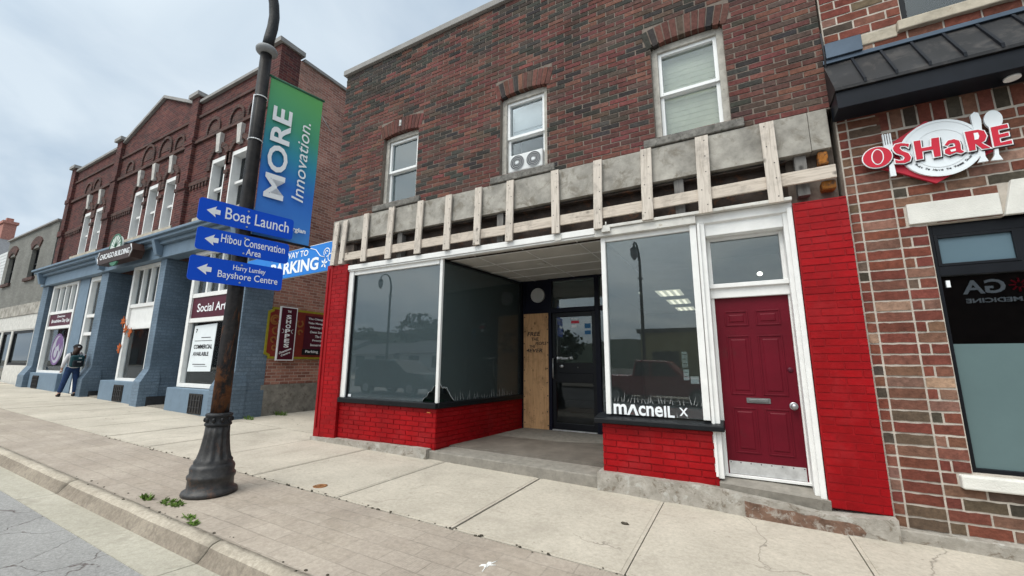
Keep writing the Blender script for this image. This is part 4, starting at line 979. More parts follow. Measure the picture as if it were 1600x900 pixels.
while z < 5.15:
    zc = z+H/2
    one(RX0+0.005, 1.345, z, z+H) if row % 1 == 0 else None
    if True: one(1.345, 1.645, z, z+H)
    us = [1.645]
    if WN[2] < zc < WN[3]+0.0:
        us += [1.875] if row % 2 == 0 else [1.735, 1.875]
    else:
        u = 1.645+(0.30 if row % 2 else 0.12)
        while u < 6.0: us.append(u); u += 0.305
    for a, b in zip(us, us[1:]):
        if any(e[0]-0.02 < (a+b)/2 < e[1] and e[2] < zc < e[3] for e in ex):
            if any(e[0] > a+0.05 and e[2] < zc < e[3] for e in ex): b = min(e[0] for e in ex if e[0] > a+0.05 and e[2] < zc < e[3])-0.004
            else: continue
        elif any(a < e[0] < b and e[2] < zc < e[3] for e in ex): b = min(e[0] for e in ex if a < e[0] < b and e[2] < zc < e[3])
        if b-a > 0.03: one(a, b, z, z+H)
    z += H; row += 1
u = 1.60
while u < 6: one(u, u+0.118, 4.205, 4.455); u += 0.118
z = 5.15; row = 0
while z < 8.5:
    u = 1.25-(0.15 if row % 2 else 0)
    while u < 6:
        a, b = max(u, 1.25), u+0.30; u += 0.30
        if 5.50 < z+0.056 < 7.6 and b > 1.98: b = min(b, 1.98)
        if (5.33 < z+0.056 < 5.50) and b > 1.55: b = min(b, 1.55)
        if b-a > 0.03 and not (5.50 < z+0.056 < 7.6 and a > 1.97): one(a, b, z, z+H)
    z += H; row += 1
rb.build('brickwork', 'restaurant_brick', rest, fixn=True)
q = MB(); q.box(RX0, 9, -0.06, 0.32, -0.5, 0.03); q.build('foundation', 'foundation_concrete', rest, bevel=0.01)
q = MB(); q.slab(PQ, 1.73, 2.425, 3.085, 3.31, -0.1, 0.03); q.hexa([PQ(2.435, 3.07, .045), PQ(3.40, 3.07, .045), PQ(3.40, 3.07, -.1), PQ(2.435, 3.07, -.1), PQ(2.52, 3.42, .045), PQ(3.32, 3.42, .045), PQ(3.32, 3.42, -.1), PQ(2.52, 3.42, -.1)])
q.slab(PQ, 3.41, 4.55, 3.085, 3.31, -0.1, 0.03); q.build('lintel', 'white_stone', rest, bevel=0.006)
q = MB(); q.slab(PQ, 1.77, 4.55, 0.46, 0.585, -0.2, 0.07); q.build('sill', 'white_stone', rest, bevel=0.015)
PW2 = FY(0.09); q = MB(); frame(q, PW2, WN[0], WN[1], WN[2], WN[3], 0.05, -0.08, 0.0, 0, tb=0.04, tt=0.12); q.slab(PW2, WN[0]+0.05, WN[1]-0.05, 2.52, 2.62, -0.08, 0.0); q.slab(PW2, 2.52, 2.60, 2.62, 2.95, -0.08, 0.0)
for (a, b) in ((1.925, 2.52),): frame(q, FY(0.085), a, b, 2.62, 2.95, 0.03, -0.06, 0.0)
rwn = q.build('window', 'black_aluminium', rest, bevel=0.004)
q = glazing(FY(0.115), WN[0]+0.04, WN[1]-0.04, WN[2]+0.02, 2.54); q.build('pane', 'tinted_glass', rwn, fixn=True)
q = glazing(FY(0.110), WN[0]+0.04, WN[1]-0.04, 2.60, 2.97); q.build('transom_pane', 'sky_film', rwn, fixn=True)
q = MB(); q.slab(FY(0.113), WN[0]+0.052, WN[1]-0.052, WN[2]+0.042, 1.82, -0.001, 0.0); q.build('frosted_film', 'frosted_film', rwn)
q = MB(); q.box(1.96, 1.99, 0.10, 0.114, 2.40, 2.47); q.build('sensor', 'sign_white', rwn)
q = MB(); q.box(1.6, 5, 2.5, 2.6, 0, 3.5); q.box(1.55, 1.6, 0.4, 2.5, 0, 3.5); q.box(1.6, 5, 0.4, 2.5, 3.3, 3.4); q.box(1.6, 5, 0.4, 2.5, 0.0, 0.1); q.build('interior_wall', 'dark_wall', rest)
q = MB(); frame(q, FY(0.09), 1.98, 3.6, 5.50, 7.6, 0.07, -0.06, 0.0); uw = q.build('upper_window', 'black_aluminium', rest)
q = glazing(FY(0.12), 2.04, 3.55, 5.56, 7.55); q.build('pane', 'shop_glass', uw, fixn=True)
q = MB(); q.box(1.9, 3.7, 1.4, 1.45, 5.2, 7.7); q.build('room_back', 'interior_grey', uw)
q = MB(); q.slab(PQ, 1.92, 3.8, 5.37, 5.495, -0.1, 0.06); q.slab(PQ, 1.56, 1.915, 5.33, 5.47, -0.1, 0.02); q.build('stone_course', 'pale_stone', rest, bevel=0.012)
q = MB(); q.box(RX0-0.005, 9, -0.05, 0.35, 8.61, 8.72); q.build('coping', 'coping', rest)
# canopy
CX0, CX1 = 1.215, 6.5; zb, ze, zt = 4.43, 4.66, 5.19; yf = -0.31
q = MB(); q.hexa([(CX0, yf, zb), (CX1, yf, zb), (CX1, 0.0, zb), (CX0, 0.0, zb), (CX0, yf, ze-0.03), (CX1, yf, ze-0.03), (CX1, 0.0, ze-0.03), (CX0, 0.0, ze-0.03)])
aw = q.build('canopy_fascia', 'canopy_trim', rest, bevel=0.006)
q = MB(); q.hexa([(CX0-0.01, yf-0.03, ze-0.025), (CX1, yf-0.03, ze-0.025), (CX1, 0.0, ze-0.025), (CX0-0.01, 0.0, ze-0.025), (CX0-0.01, yf-0.03, ze+0.01), (CX1, yf-0.03, ze+0.01), (CX1, 0.0, zt), (CX0-0.01, 0.0, zt)])
cr2_ = q.build('canopy_roof', 'canopy_metal', rest)
q = MB(); x = CX0+0.26
sv = Vector((0, 0.34, zt-ze-0.01))
while x < CX1:
    q.hexa([(x-0.012, yf-0.035, ze), (x+0.012, yf-0.035, ze), (x+0.012, 0.0, zt-0.01), (x-0.012, 0.0, zt-0.01), (x-0.012, yf-0.035, ze+0.05), (x+0.012, yf-0.035, ze+0.05), (x+0.012, 0.0, zt+0.035), (x-0.012, 0.0, zt+0.035)]); x += 0.262
q.build('standing_seam', 'canopy_trim', cr2_)
q = MB(); q.box(CX0-0.012, CX1, -0.03, 0.05, zt+0.0, zt+0.05); q.box(CX0+0.02, 1.58, -0.06, 0.06, zt+0.052, zt+0.25); q.build('flashing', 'flashing', rest, bevel=0.004)
q = MB(); q.lathe([(0.06, 0), (0.06, 0.02), (0.045, 0.021)], (2.62, -0.15, zb-0.021), 16); q.build('downlight', 'vinyl_white', rest)
q = MB(); q.tube([(1.222, -0.02, 5.62), (1.226, -0.03, 5.3), (1.218, -0.02, 5.05)], 0.012, 6); q.build('cable', 'ink', rest)

# restaurant sign on the brick
sg = thing('restaurant_sign', 'red and white restaurant sign with plate, fork, knife and spoon on brick', 'sign', (2.05, 0.0, 3.85))
PS = FY(-0.01)
SIGN = {
'H': [(1.85, 3.974), (1.903, 3.973), (1.9, 3.882), (1.981, 3.882), (1.99, 3.97), (2.047, 3.967), (2.036, 3.76), (1.988, 3.76), (1.987, 3.847), (1.902, 3.847), (1.898, 3.764), (1.849, 3.763)],
'E': [(2.43, 3.97), (2.546, 3.975), (2.547, 3.936), (2.476, 3.933), (2.474, 3.88), (2.541, 3.885), (2.54, 3.852), (2.473, 3.847), (2.473, 3.792), (2.55, 3.8), (2.55, 3.765), (2.427, 3.763)],
'R': [(2.244, 3.974), (2.339, 3.972), (2.379, 3.948), (2.39, 3.891), (2.371, 3.843), (2.342, 3.827), (2.398, 3.758), (2.344, 3.76), (2.3, 3.832), (2.294, 3.762), (2.25, 3.761)],
'Rc': [(2.303, 3.943), (2.334, 3.94), (2.338, 3.9), (2.328, 3.87), (2.301, 3.868)],
'a': [(2.08, 3.872), (2.11, 3.913), (2.156, 3.917), (2.189, 3.892), (2.195, 3.848), (2.191, 3.788), (2.211, 3.765), (2.19, 3.752), (2.156, 3.773), (2.101, 3.756), (2.072, 3.782), (2.075, 3.818), (2.104, 3.835), (2.157, 3.836), (2.154, 3.877), (2.122, 3.879), (2.099, 3.858)],
'ac': [(2.112, 3.806), (2.153, 3.811), (2.153, 3.788), (2.117, 3.783)],
'S': [(1.679, 3.945), (1.701, 3.978), (1.746, 3.982), (1.81, 3.956), (1.801, 3.92), (1.786, 3.941), (1.743, 3.952), (1.73, 3.926), (1.748, 3.889), (1.792, 3.853), (1.808, 3.804), (1.794, 3.764), (1.753, 3.749), (1.68, 3.766), (1.68, 3.804), (1.704, 3.786), (1.744, 3.782), (1.76, 3.81), (1.746, 3.839), (1.698, 3.876), (1.68, 3.913)],
'napkin': [(1.984, 4.2), (2.29, 4.016), (2.566, 3.808), (2.287, 3.656), (1.983, 3.487), (1.732, 3.653), (1.552, 3.758), (1.669, 4.013)],
'O': [(1.659, 3.873), (1.657, 3.847), (1.649, 3.822), (1.635, 3.799), (1.617, 3.78), (1.595, 3.765), (1.569, 3.755), (1.543, 3.75), (1.515, 3.752), (1.489, 3.759), (1.465, 3.771), (1.445, 3.789), (1.43, 3.81), (1.419, 3.835), (1.415, 3.861), (1.417, 3.888), (1.426, 3.913), (1.44, 3.937), (1.459, 3.956), (1.482, 3.972), (1.508, 3.981), (1.535, 3.985), (1.562, 3.983), (1.588, 3.976), (1.612, 3.962), (1.631, 3.945), (1.646, 3.923), (1.656, 3.899)],
'Oc': [(1.591, 3.857), (1.587, 3.834), (1.579, 3.814), (1.568, 3.797), (1.556, 3.785), (1.542, 3.779), (1.528, 3.779), (1.515, 3.786), (1.504, 3.798), (1.495, 3.815), (1.488, 3.835), (1.486, 3.859), (1.487, 3.883), (1.491, 3.906), (1.499, 3.927), (1.51, 3.943), (1.522, 3.955), (1.536, 3.961), (1.55, 3.961), (1.563, 3.954), (1.575, 3.942), (1.584, 3.925), (1.59, 3.904), (1.592, 3.881)],
}
q = MB(); q.prism(SIGN['napkin'], lambda p: PS(p[0], p[1], 0.03), lambda p: PS(p[0], p[1], 0.0)); q.build('napkin', 'napkin_red', sg, fixn=True)
q = MB()
def disc(q, cx, cz, rx, rz, d0, d1, n=40, rot=0):
    q.prism([(cx+rx*math.cos(2*PI*t/n)*math.cos(rot)-rz*math.sin(2*PI*t/n)*math.sin(rot), cz+rx*math.cos(2*PI*t/n)*math.sin(rot)+rz*math.sin(2*PI*t/n)*math.cos(rot)) for t in range(n)], lambda p: PS(p[0], p[1], d1), lambda p: PS(p[0], p[1], d0))
disc(q, 2.055, 3.86, 0.325, 0.31, 0.031, 0.05); q.ring(PS, 2.055, 3.86, 0.20, 0.215, 0, 2*PI, 0.05, 0.054, 32); q.ring(PS, 2.055, 3.86, 0.29, 0.315, 0, 2*PI, 0.05, 0.055, 36)
q.build('plate', 'plate_white', sg, fixn=True)
q = MB()
q.prism([(1.625, 3.63), (1.675, 3.63), (1.665, 3.93), (1.635, 3.93)], lambda p: PS(p[0], p[1], 0.06), lambda p: PS(p[0], p[1], 0.035))
q.prism([(1.61, 3.96), (1.635, 3.925), (1.665, 3.925), (1.685, 3.96), (1.685, 4.0), (1.61, 4.0)], lambda p: PS(p[0], p[1], 0.06), lambda p: PS(p[0], p[1], 0.035))
for k in range(4): x = 1.612+k*0.0205; q.slab(PS, x, x+0.011, 4.0, 4.13, 0.035, 0.06)
q.build('fork', 'plate_white', sg, fixn=True)
q = MB(); q.prism([(2.30, 3.63), (2.375, 3.63), (2.36, 3.68), (2.365, 3.86), (2.385, 4.08), (2.375, 4.16), (2.345, 4.18), (2.315, 4.15), (2.32, 3.88), (2.325, 3.68)], lambda p: PS(p[0], p[1], 0.06), lambda p: PS(p[0], p[1], 0.035)); q.build('knife', 'plate_white', sg, fixn=True)
q = MB(); disc(q, 2.47, 4.06, 0.065, 0.10, 0.033, 0.058); q.prism([(2.395, 3.63), (2.475, 3.62), (2.455, 3.68), (2.475, 3.97), (2.455, 3.97), (2.425, 3.68)], lambda p: PS(p[0], p[1], 0.06), lambda p: PS(p[0], p[1], 0.035)); q.build('spoon', 'plate_white', sg, fixn=True)
def grow(pts, d):
    n = len(pts); ar = sum(pts[i][0]*pts[(i+1) % n][1]-pts[(i+1) % n][0]*pts[i][1] for i in range(n)); sg_ = 1 if ar > 0 else -1; o = []
    for i in range(n):
        p, q_, r = Vector(pts[i-1]), Vector(pts[i]), Vector(pts[(i+1) % n])
        e1, e2 = (q_-p).normalized(), (r-q_).normalized()
        n1, n2 = Vector((e1.y, -e1.x))*sg_, Vector((e2.y, -e2.x))*sg_
        m_ = (n1+n2); m_ = m_.normalized() if m_.length > 1e-4 else n1
        o.append(tuple(q_ + m_*d/max(0.5, m_.dot(n1))))
    return o
q = MB(); qr = MB(); qs = MB()
for ch in 'OSHaRE':
    pts = SIGN[ch]
    qs.prism([(x+0.010, z-0.010) for x, z in grow(pts, 0.011)], lambda p: PS(p[0], p[1], 0.064), lambda p: PS(p[0], p[1], 0.056))
    q.prism(grow(pts, 0.010), lambda p: PS(p[0], p[1], 0.073), lambda p: PS(p[0], p[1], 0.065)); qr.prism(pts, lambda p: PS(p[0], p[1], 0.079), lambda p: PS(p[0], p[1], 0.074))
    if ch+'c' in SIGN:
        q.prism(SIGN[ch+'c'], lambda p: PS(p[0], p[1], 0.081), lambda p: PS(p[0], p[1], 0.0795))
qo = MB(); qo.prism(grow(SIGN['Oc'], -0.010), lambda p: PS(p[0], p[1], 0.084), lambda p: PS(p[0], p[1], 0.0815)); qo.build('letter_counter', 'napkin_red', sg, fixn=True)
qs.build('letter_shadow', 'sign_shadow', sg, fixn=True); q.build('letter_outline', 'sign_white', sg, fixn=True); qr.build('lettering', 'sign_red', sg, fixn=True)
q = MB(); words = 'What We Have We Will Share'; n = len(words)
for i, ch in enumerate(words):
    if ch == ' ': continue
    a = R(215)+R(115)*i/(n-1); r = 0.255; cx, cz = 2.055+r*math.cos(a), 3.86+r*0.95*math.sin(a); t = a+PI/2
    Pl = lambda u, v, d, cx=cx, cz=cz, t=t: PS(cx+u*math.cos(t)-v*math.sin(t), cz+u*math.sin(t)+v*math.cos(t), d)
    q.text(ch, Pl, -0.009, -0.012, 0.018, 0.024 if ch.isupper() else 0.017, 0.050, 0.053)
q.build('motto', 'ink', sg)

# ------------------------------------------------------------------ brick block with blue shopfront (left)
blk = thing('corner_block', 'long two storey dark red brick block with blue shopfront and central gable', 'building', (-19.6, 0.6, 0.3))
BL, BR, BYU = -28.0, -11.3, 0.6
PU = FY(BYU)
wins = [(-25.5, 0.85), (-24.2, 0.85), (-20.4, 0.85), (-19.2, 0.85), (-17.87, 0.85), (-14.72, 0.88), (-13.52, 0.88)]
hs = [(a, a+w_, 6.15, 8.12) for a, w_ in wins]
q = MB(); holed(q, PU, BL, BR-0.002, 5.3, 10.6, hs, -0.4, 0.0)
q.prism([(-22.3, 10.6), (-16.5, 10.6), (-16.5, 10.72), (-19.05, 11.8), (-22.3, 10.72)], lambda p: PU(p[0], p[1], 0.0), lambda p: PU(p[0], p[1], -0.4))
q.build('front_wall', 'block_brick', blk)
q = MB(); q.box(BR-0.4, BR, 1.002, 16, 0.95, 10.9); q.build('side_wall', 'side_brick', blk); q = MB(); q.box(BL, BL+0.4, 1.002, 16, 0, 10.5); q.build('side_wall', 'side_brick', blk)
q = MB(); q.box(BR-0.4, BR+0.03, 1.0, 16, -0.1, 0.98); q.build('rubble_base', 'dark_foundation', blk)
q = MB(); q.box(BL+0.4, BR-0.4, 1.0, 16, 9.9, 10.0); q.build('roof', 'roof_felt', blk)
for (a, b, top, dd) in ((BL, BL+0.5, 10.78, 0.12), (-22.8, -22.3, 10.85, 0.12), (-16.5, -16.0, 10.85, 0.12), (BR-0.55, BR+0.012, 11.05, 0.12)):
    q = MB(); q.slab(PU, a, b, 5.75, top, -0.1, dd); q.slab(PU, a-0.04, b+0.02, 7.35, 7.62, -0.02, dd+0.05); q.slab(PU, a-0.03, b+0.02, 9.0, 9.2, -0.02, dd+0.03)
    if b > BR: q.box(BR-0.545, BR+0.01, 0.49, 1.1, 9.0, 11.04)
    q.build('pilaster', 'block_brick', blk)
q = MB()
for (a, b, z) in ((BL-0.08, BL+0.58, 10.78), (-22.88, -22.22, 10.85), (-16.58, -15.92, 10.85)): q.slab(PU, a, b, z, z+0.14, -0.45, 0.22)
q.box(BR-0.62, BR+0.08, 0.38, 1.2, 11.05, 11.2)
q.slab(PU, BL+0.5, -22.8, 10.6, 10.7, -0.42, 0.10); q.slab(PU, -16.0, BR-0.6, 10.6, 10.7, -0.42, 0.10); q.box(BR-0.42, BR+0.07, 1.2, 16, 10.9, 11.0)
for (p, r) in (((-22.3, 10.72), (-19.05, 11.8)), ((-19.05, 11.8), (-16.5, 10.72))):
    q.hexa([PU(p[0], p[1]+.003, .1), PU(r[0], r[1]+.003, .1), PU(r[0], r[1]+.003, -.42), PU(p[0], p[1]+.003, -.42), PU(p[0], p[1]+.12, .1), PU(r[0], r[1]+.12, .1), PU(r[0], r[1]+.12, -.42), PU(p[0], p[1]+.12, -.42)])
q.build('coping', 'coping', blk)
q = MB()                                               # belt courses, corbels and blind arches
for (a, b) in ((BL+0.5, -22.8), (-22.3, -16.5), (-16.0, BR-0.55)):
    gaps = [a]+[e for h in hs if a < h[0] < b for e in (h[0]-0.05, h[1]+0.05)]+[b]
    for e0, e1 in zip(gaps[::2], gaps[1::2]): q.slab(PU, e0, e1, 7.42, 7.54, -0.02, 0.06)
    q.slab(PU, a, b, 9.0, 9.12, -0.02, 0.07); q.slab(PU, a, b, 10.0, 10.1, -0.02, 0.05)
    x = a+0.1
    while x < b-0.1:
        if not any(h[0]-0.16 < x < h[1]+0.06 for h in hs): q.slab(PU, x, x+0.09, 7.28, 7.42, -0.02, 0.05)
        x += 0.2
for (cx, cz, r) in ((-25.6, 9.3, 0.30), (-24.6, 9.3, 0.30), (-21.3, 9.35, 0.28), (-19.7, 9.45, 0.45), (-18.3, 9.45, 0.40), (-17.2, 9.35, 0.28), (-14.9, 9.3, 0.34), (-13.5, 9.3, 0.34), (-12.5, 9.3, 0.3)):
    q.ring(PU, cx, cz, r, r+0.10, 0, PI, -0.02, 0.05, 10); q.slab(PU, cx-r-0.10, cx-r, cz-0.25, cz, -0.02, 0.05); q.slab(PU, cx+r, cx+r+0.10, cz-0.25, cz, -0.02, 0.05)
    q.prism([(cx+r*.95*math.cos(PI*t/10), cz-0.1+r*.95*math.sin(PI*t/10)) for t in range(11)], lambda p: PU(p[0], p[1], 0.012), lambda p: PU(p[0], p[1], -0.02))
for a, w_ in wins:
    cx = a+w_/2; r = w_/2
    q.ring(PU, cx, 7.95, r+0.04, r+0.22, R(20), R(160), -0.02, 0.06, 10)
    q.slab(PU, a-0.22, a-0.02, 7.75, 8.1, -0.02, 0.05); q.slab(PU, a+w_+0.02, a+w_+0.22, 7.75, 8.1, -0.02, 0.05)
q.build('brick_trim', 'dark_trim_brick', blk)
for (a, b) in ((-25.9, -23.0), (-20.8, -16.6), (-15.2, -12.3)): q = MB(); q.slab(PU, a, b, 5.97, 6.14, -0.05, 0.12); q.build('sill_course', 'pale_stone', blk)
for a, w_ in wins:
    cx = a+w_/2
    q = MB(); P = FY(BYU+0.14); frame(q, P, a, a+w_, 6.15, 8.12, 0.07, -0.16, 0.135, 0, tt=0.14)
    q.slab(P, a+0.1, a+w_-0.1, 7.05, 7.13, -0.1, 0.02)
    win = q.build('window', 'white_paint', blk)
    q = glazing(FY(BYU+0.26), a+0.07, a+w_-0.07, 6.2, 8.0); q.build('pane', 'dark_glass', win, fixn=True)
    q = MB(); q.box(a, a+w_, BYU+0.41, BYU+0.44, 6.1, 8.2); q.build('room_back', 'interior_grey', win)
    q = MB(); q.hexa([PU(cx-.09, 8.28, .10), PU(cx+.09, 8.28, .10), PU(cx+.09, 8.28, -.02), PU(cx-.09, 8.28, -.02), PU(cx-.13, 8.92, .13), PU(cx+.13, 8.92, .13), PU(cx+.13, 8.92, -.02), PU(cx-.13, 8.92, -.02)]); q.build('keystone', 'keystone_white', win)
# blue shopfront
q = MB()
q.box(-27.75, BR+0.03, 0.20, 0.62, 4.88, 5.30); q.box(-27.8, BR+0.05, 0.08, 0.62, 5.301, 5.42); q.box(-27.85, BR+0.10, -0.06, 0.62, 5.421, 5.52)
q.hexa([(-27.9, -0.14, 5.521), (BR+0.12, -0.14, 5.521), (BR+0.12, 0.60, 5.521), (-27.9, 0.60, 5.521), (-27.9, -0.14, 5.60), (BR+0.12, -0.14, 5.60), (BR+0.12, 0.60, 5.80), (-27.9, 0.60, 5.80)])
for x in (-27.3, -20.75, -16.2, -11.7):
    q.hexa([(x-.1, 0.05, 4.95), (x+.1, 0.05, 4.95), (x+.1, 0.2, 4.95), (x-.1, 0.2, 4.95), (x-.1, -0.08, 5.42), (x+.1, -0.08, 5.42), (x+.1, 0.2, 5.42), (x-.1, 0.2, 5.42)])
q.build('shopfront_cornice', 'blue_paint', blk, bevel=0.012)
def pier(a, b, yb=1.7, step=True):
    q = MB(); zg = g((a+b)/2)-0.2
    q.box(a, b, 0.30, yb, zg, 4.88)
    q.hexa([(a-0.03, 0.10, zg), (b+0.05, 0.10, zg), (b+0.05, 0.6, zg), (a-0.03, 0.6, zg), (a-0.03, 0.10, 0.95), (b+0.05, 0.10, 0.95), (b+0.05, 0.6, 0.95), (a-0.03, 0.6, 0.95)])
    q.hexa([(a-0.03, 0.10, 0.951), (b+0.05, 0.10, 0.951), (b+0.05, 0.6, 0.951), (a-0.03, 0.6, 0.951), (a+0.003, 0.297, 1.35), (b-0.003, 0.297, 1.35), (b-0.003, 0.6, 1.35), (a+0.003, 0.6, 1.35)])
    q.box(a+0.01, b+0.025, 0.30, yb, zg, 0.85)
    return q.build('shopfront_pier', 'blue_painted_brick', blk, bevel=0.01)
pier(-27.75, -27.0, 0.9); pier(-21.15, -20.5); pier(-16.4, -16.0); pier(-11.95, BR+0.02, 1.08)
q = MB(); q.box(-23.6, -22.6, 0.40, 1.0, 0.2, 4.88); q.build('shopfront_panel', 'blue_paint', blk)
q = MB()
for (a, b) in ((-20.48, -19.42), (-15.98, -14.62)):
    q.box(a, b, 1.70, 1.75, 0.2, 4.87); q.box(a+0.05, b-0.05, 1.67, 1.70, 0.5, 4.6)
    for k in range(6): x = a+0.1+k*(b-a-0.2)/5; q.box(x-0.008, x+0.008, 1.655, 1.67, 0.5, 4.5)
q.build('recess_panelling', 'slate_blue_paint', blk)
for (a, b) in ((-20.5, -19.4), (-16.0, -14.6)): q = MB(); q.box(a+0.055, a+0.09, 0.32, 1.66, 0.0, 0.52); q.box(a+0.085, b-0.03, 1.60, 1.66, 0.0, 0.52); q.build('recess_skirting', 'black_base_paint', blk)
q = MB(); q.box(-20.48, -19.4, 0.35, 1.69, 0.1, g(-20)+0.04); q.build('recess_floor', 'entry_concrete', blk); q = MB(); q.box(-15.98, -14.6, 0.35, 1.69, 0.0, g(-15)+0.04); q.build('recess_floor', 'entry_concrete', blk)
for (a, b, gx) in ((-26.9, -23.6, -26.0), (-19.4, -16.45, -17.8), (-14.62, -12.0, -12.9)):
    q = MB(); q.box(a, b, 0.26, 1.7, g(a)-0.3, 0.84+g(a)-g(-14)); pl_ = q.build('plinth', 'blue_paint', blk, bevel=0.02)
    q = MB(); zt = 0.72+g(a)-g(-14); q.box(gx-0.34, gx+0.34, 0.235, 0.27, zt-0.52, zt)
    gr = q.build('vent_grille', 'grate', pl_)
    q = MB()
    for k in range(5): q.box(gx-0.28+k*0.14-0.012, gx-0.28+k*0.14+0.012, 0.215, 0.236, zt-0.48, zt-0.04)
    for z in (zt-0.35, zt-0.17): q.box(gx-0.3, gx+0.3, 0.222, 0.232, z-0.012, z+0.012)
    q.build('grille_bar', 'black_base_paint', gr)
def shop_win(a, b, z0, z1, zs, lites, panel=None):
    P = FY(0.46); q = MB(); frame(q, P, a, b, z0, z1, 0.15, -0.1, 0.06, 0, tb=0.10, tt=0.10)
    for z in zs: q.slab(P, a+0.15, b-0.15, z-0.06, z+0.06, -0.1, 0.04)
    zl = zs[-1]+0.06
    for k in range(1, lites): x = a+0.15+(b-a-0.3)*k/lites; q.slab(P, x-0.045, x+0.045, zl, z1-0.10, -0.1, 0.03)
    wv_ = q.build('display_window', 'white_paint', blk)
    q = glazing(FY(0.52), a+0.14, b-0.14, z0+0.09, z1-0.08); q.build('pane', 'clear_glass', wv_, fixn=True)
    q = MB(); q.box(a+0.1, b-0.1, 0.62, 0.64, zl, z1); q.build('transom_blind', 'interior_grey', wv_)
    q = MB(); q.box(a, b, 2.2, 2.25, z0-0.2, z1); q.box(a-0.02, a, 0.56, 2.2, z0-0.2, z1); q.box(b, b+0.02, 0.56, 2.2, z0-0.2, z1); q.box(a, b, 0.56, 2.2, z0-0.1, z0-0.05); q.box(a, b, 0.56, 2.2, z1+0.01, z1+0.04); q.build('display_room', 'interior_dark', wv_)
    return wv_
zo = lambda x: g(x)-g(-14)
s1 = shop_win(-26.75, -23.75, 0.85+zo(-26), 4.86, [2.98, 3.62], 4)
s2 = shop_win(-18.65, -16.55, 0.85+zo(-18), 4.86, [2.72, 3.46], 3)
s3 = shop_win(-14.40, -12.02, 0.87, 4.87, [2.78, 3.52], 3)
q = MB(); q.slab(FY(0.50), -18.50, -16.70, 2.78, 3.40, 0.0, 0.03); q.build('blank_panel', 'white_paint', s2)
q = MB(); q.slab(FY(0.48), -26.6, -23.9, 3.04, 3.56, 0.0, 0.03); sp1 = q.build('sign_panel', 'sign_maroon', s1)
q = MB(); q.text('Broadview Day Spa', FY(0.45), -26.3, 3.14, 2.1, 0.2, bold=0.01); q.text('Downtown', FY(0.45), -25.7, 3.40, 0.9, 0.1); q.build('lettering', 'sign_white', sp1)
q = MB(); q.slab(FY(0.48), -14.25, -12.17, 2.84, 3.46, 0.0, 0.03); sp3 = q.build('sign_panel', 'sign_maroon', s3)
q = MB(); q.text('Social Arts', FY(0.45), -13.95, 3.02, 1.7, 0.25, bold=0.012); q.build('lettering', 'sign_white', sp3)
q = MB(); n = 30
q.prism([(-25.2+0.72*math.cos(2*PI*t/n), 2.05+0.62*math.sin(2*PI*t/n)) for t in range(n)], lambda p: (p[0], 0.50, p[1]), lambda p: (p[0], 0.51, p[1]))
rl_ = q.build('round_logo', 'lilac_grey', s1, fixn=True)
q = MB(); q.ring(FY(0.50), -25.2, 2.05, 0.58, 0.66, 0, 2*PI, 0, 0.01, 24); q.ring(FY(0.50), -25.05, 2.25, 0.05, 0.34, R(-60), R(200), 0, 0.008, 16); q.ring(FY(0.50), -25.3, 1.9, 0.2, 0.3, R(120), R(380), 0, 0.008, 16); q.build('logo_print', 'purple', rl_)
# white entrance door by the pier
q = MB(); P = FY(0.50); frame(q, P, -22.55, -21.2, g(-22), 4.86, 0.17, -0.1, 0.08, 0, tb=0.02); q.slab(P, -22.38, -21.37, 2.55, 2.67, -0.1, 0.06); q.slab(P, -22.38, -21.37, 3.25, 3.37, -0.1, 0.06); q.slab(P, -22.38, -21.37, g(-22), 1.1, -0.1, -0.02)
dw = q.build('side_door', 'white_paint', blk); q = glazing(FY(0.56), -22.4, -21.35, 1.0, 4.8); q.build('pane', 'clear_glass', dw, fixn=True)
q = MB(); q.box(-22.5, -21.2, 1.5, 1.52, 0.2, 4.9); q.build('hall_back', 'interior_grey', dw)
# things in the display windows
q = MB(); q.prism([(-18.15, 1.95), (-17.25, 1.95), (-17.4, 2.5), (-17.7, 2.68), (-18.0, 2.5)], lambda p: (p[0], 0.78, p[1]), lambda p: (p[0], 0.84, p[1])); o = q.build('hanging_poster', 'sign_red', None, (-17.7, 0.8, 1.95), fixn=True); tag(o, 'red poster with orange triangle hanging in middle blue shop window', 'poster')
q = MB(); q.prism([(-17.95, 2.1), (-17.45, 2.1), (-17.7, 2.55)], lambda p: (p[0], 0.77, p[1]), lambda p: (p[0], 0.779, p[1])); q.build('triangle', 'sticker_orange', o)
for k, (x, y, z) in enumerate(((-18.71, 0.38, 2.9), (-18.4, 0.38, 2.62), (-18.0, 0.38, 2.5), (-18.64, 0.38, 2.0))):
    q = MB()
    for j in range(5):
        a = R(90+(j-2)*48+k*20); L2 = (0.17, 0.2, 0.23, 0.2, 0.17)[j]
        q.prism([(x, z), (x+0.11*math.cos(a-0.35), z+0.11*math.sin(a-0.35)), (x+L2*math.cos(a), z+L2*math.sin(a)), (x+0.11*math.cos(a+0.35), z+0.11*math.sin(a+0.35))], lambda p: (p[0], y-0.02, p[1]), lambda p: (p[0], y, p[1]))
    q.tube([(x, y-0.01, z), (x+0.02, y-0.01, z-0.16)], 0.012, 6)
    tag(q.build('paper_leaf', 'leaf_orange', None, (x, y, z), fixn=True), ['topmost orange leaf decoration by the middle blue shop window', 'orange leaf decoration just below the topmost one by the window', 'larger orange leaf decoration third from top by the window', 'lowest orange leaf decoration beside the middle blue shop window'][k], 'leaf decoration', 'orange leaf decorations by the shop window')
nt_ = thing('window_poster', 'large white for lease poster taped in shop window behind lamp post', 'poster', (-13.3, 0.5, 1.3))
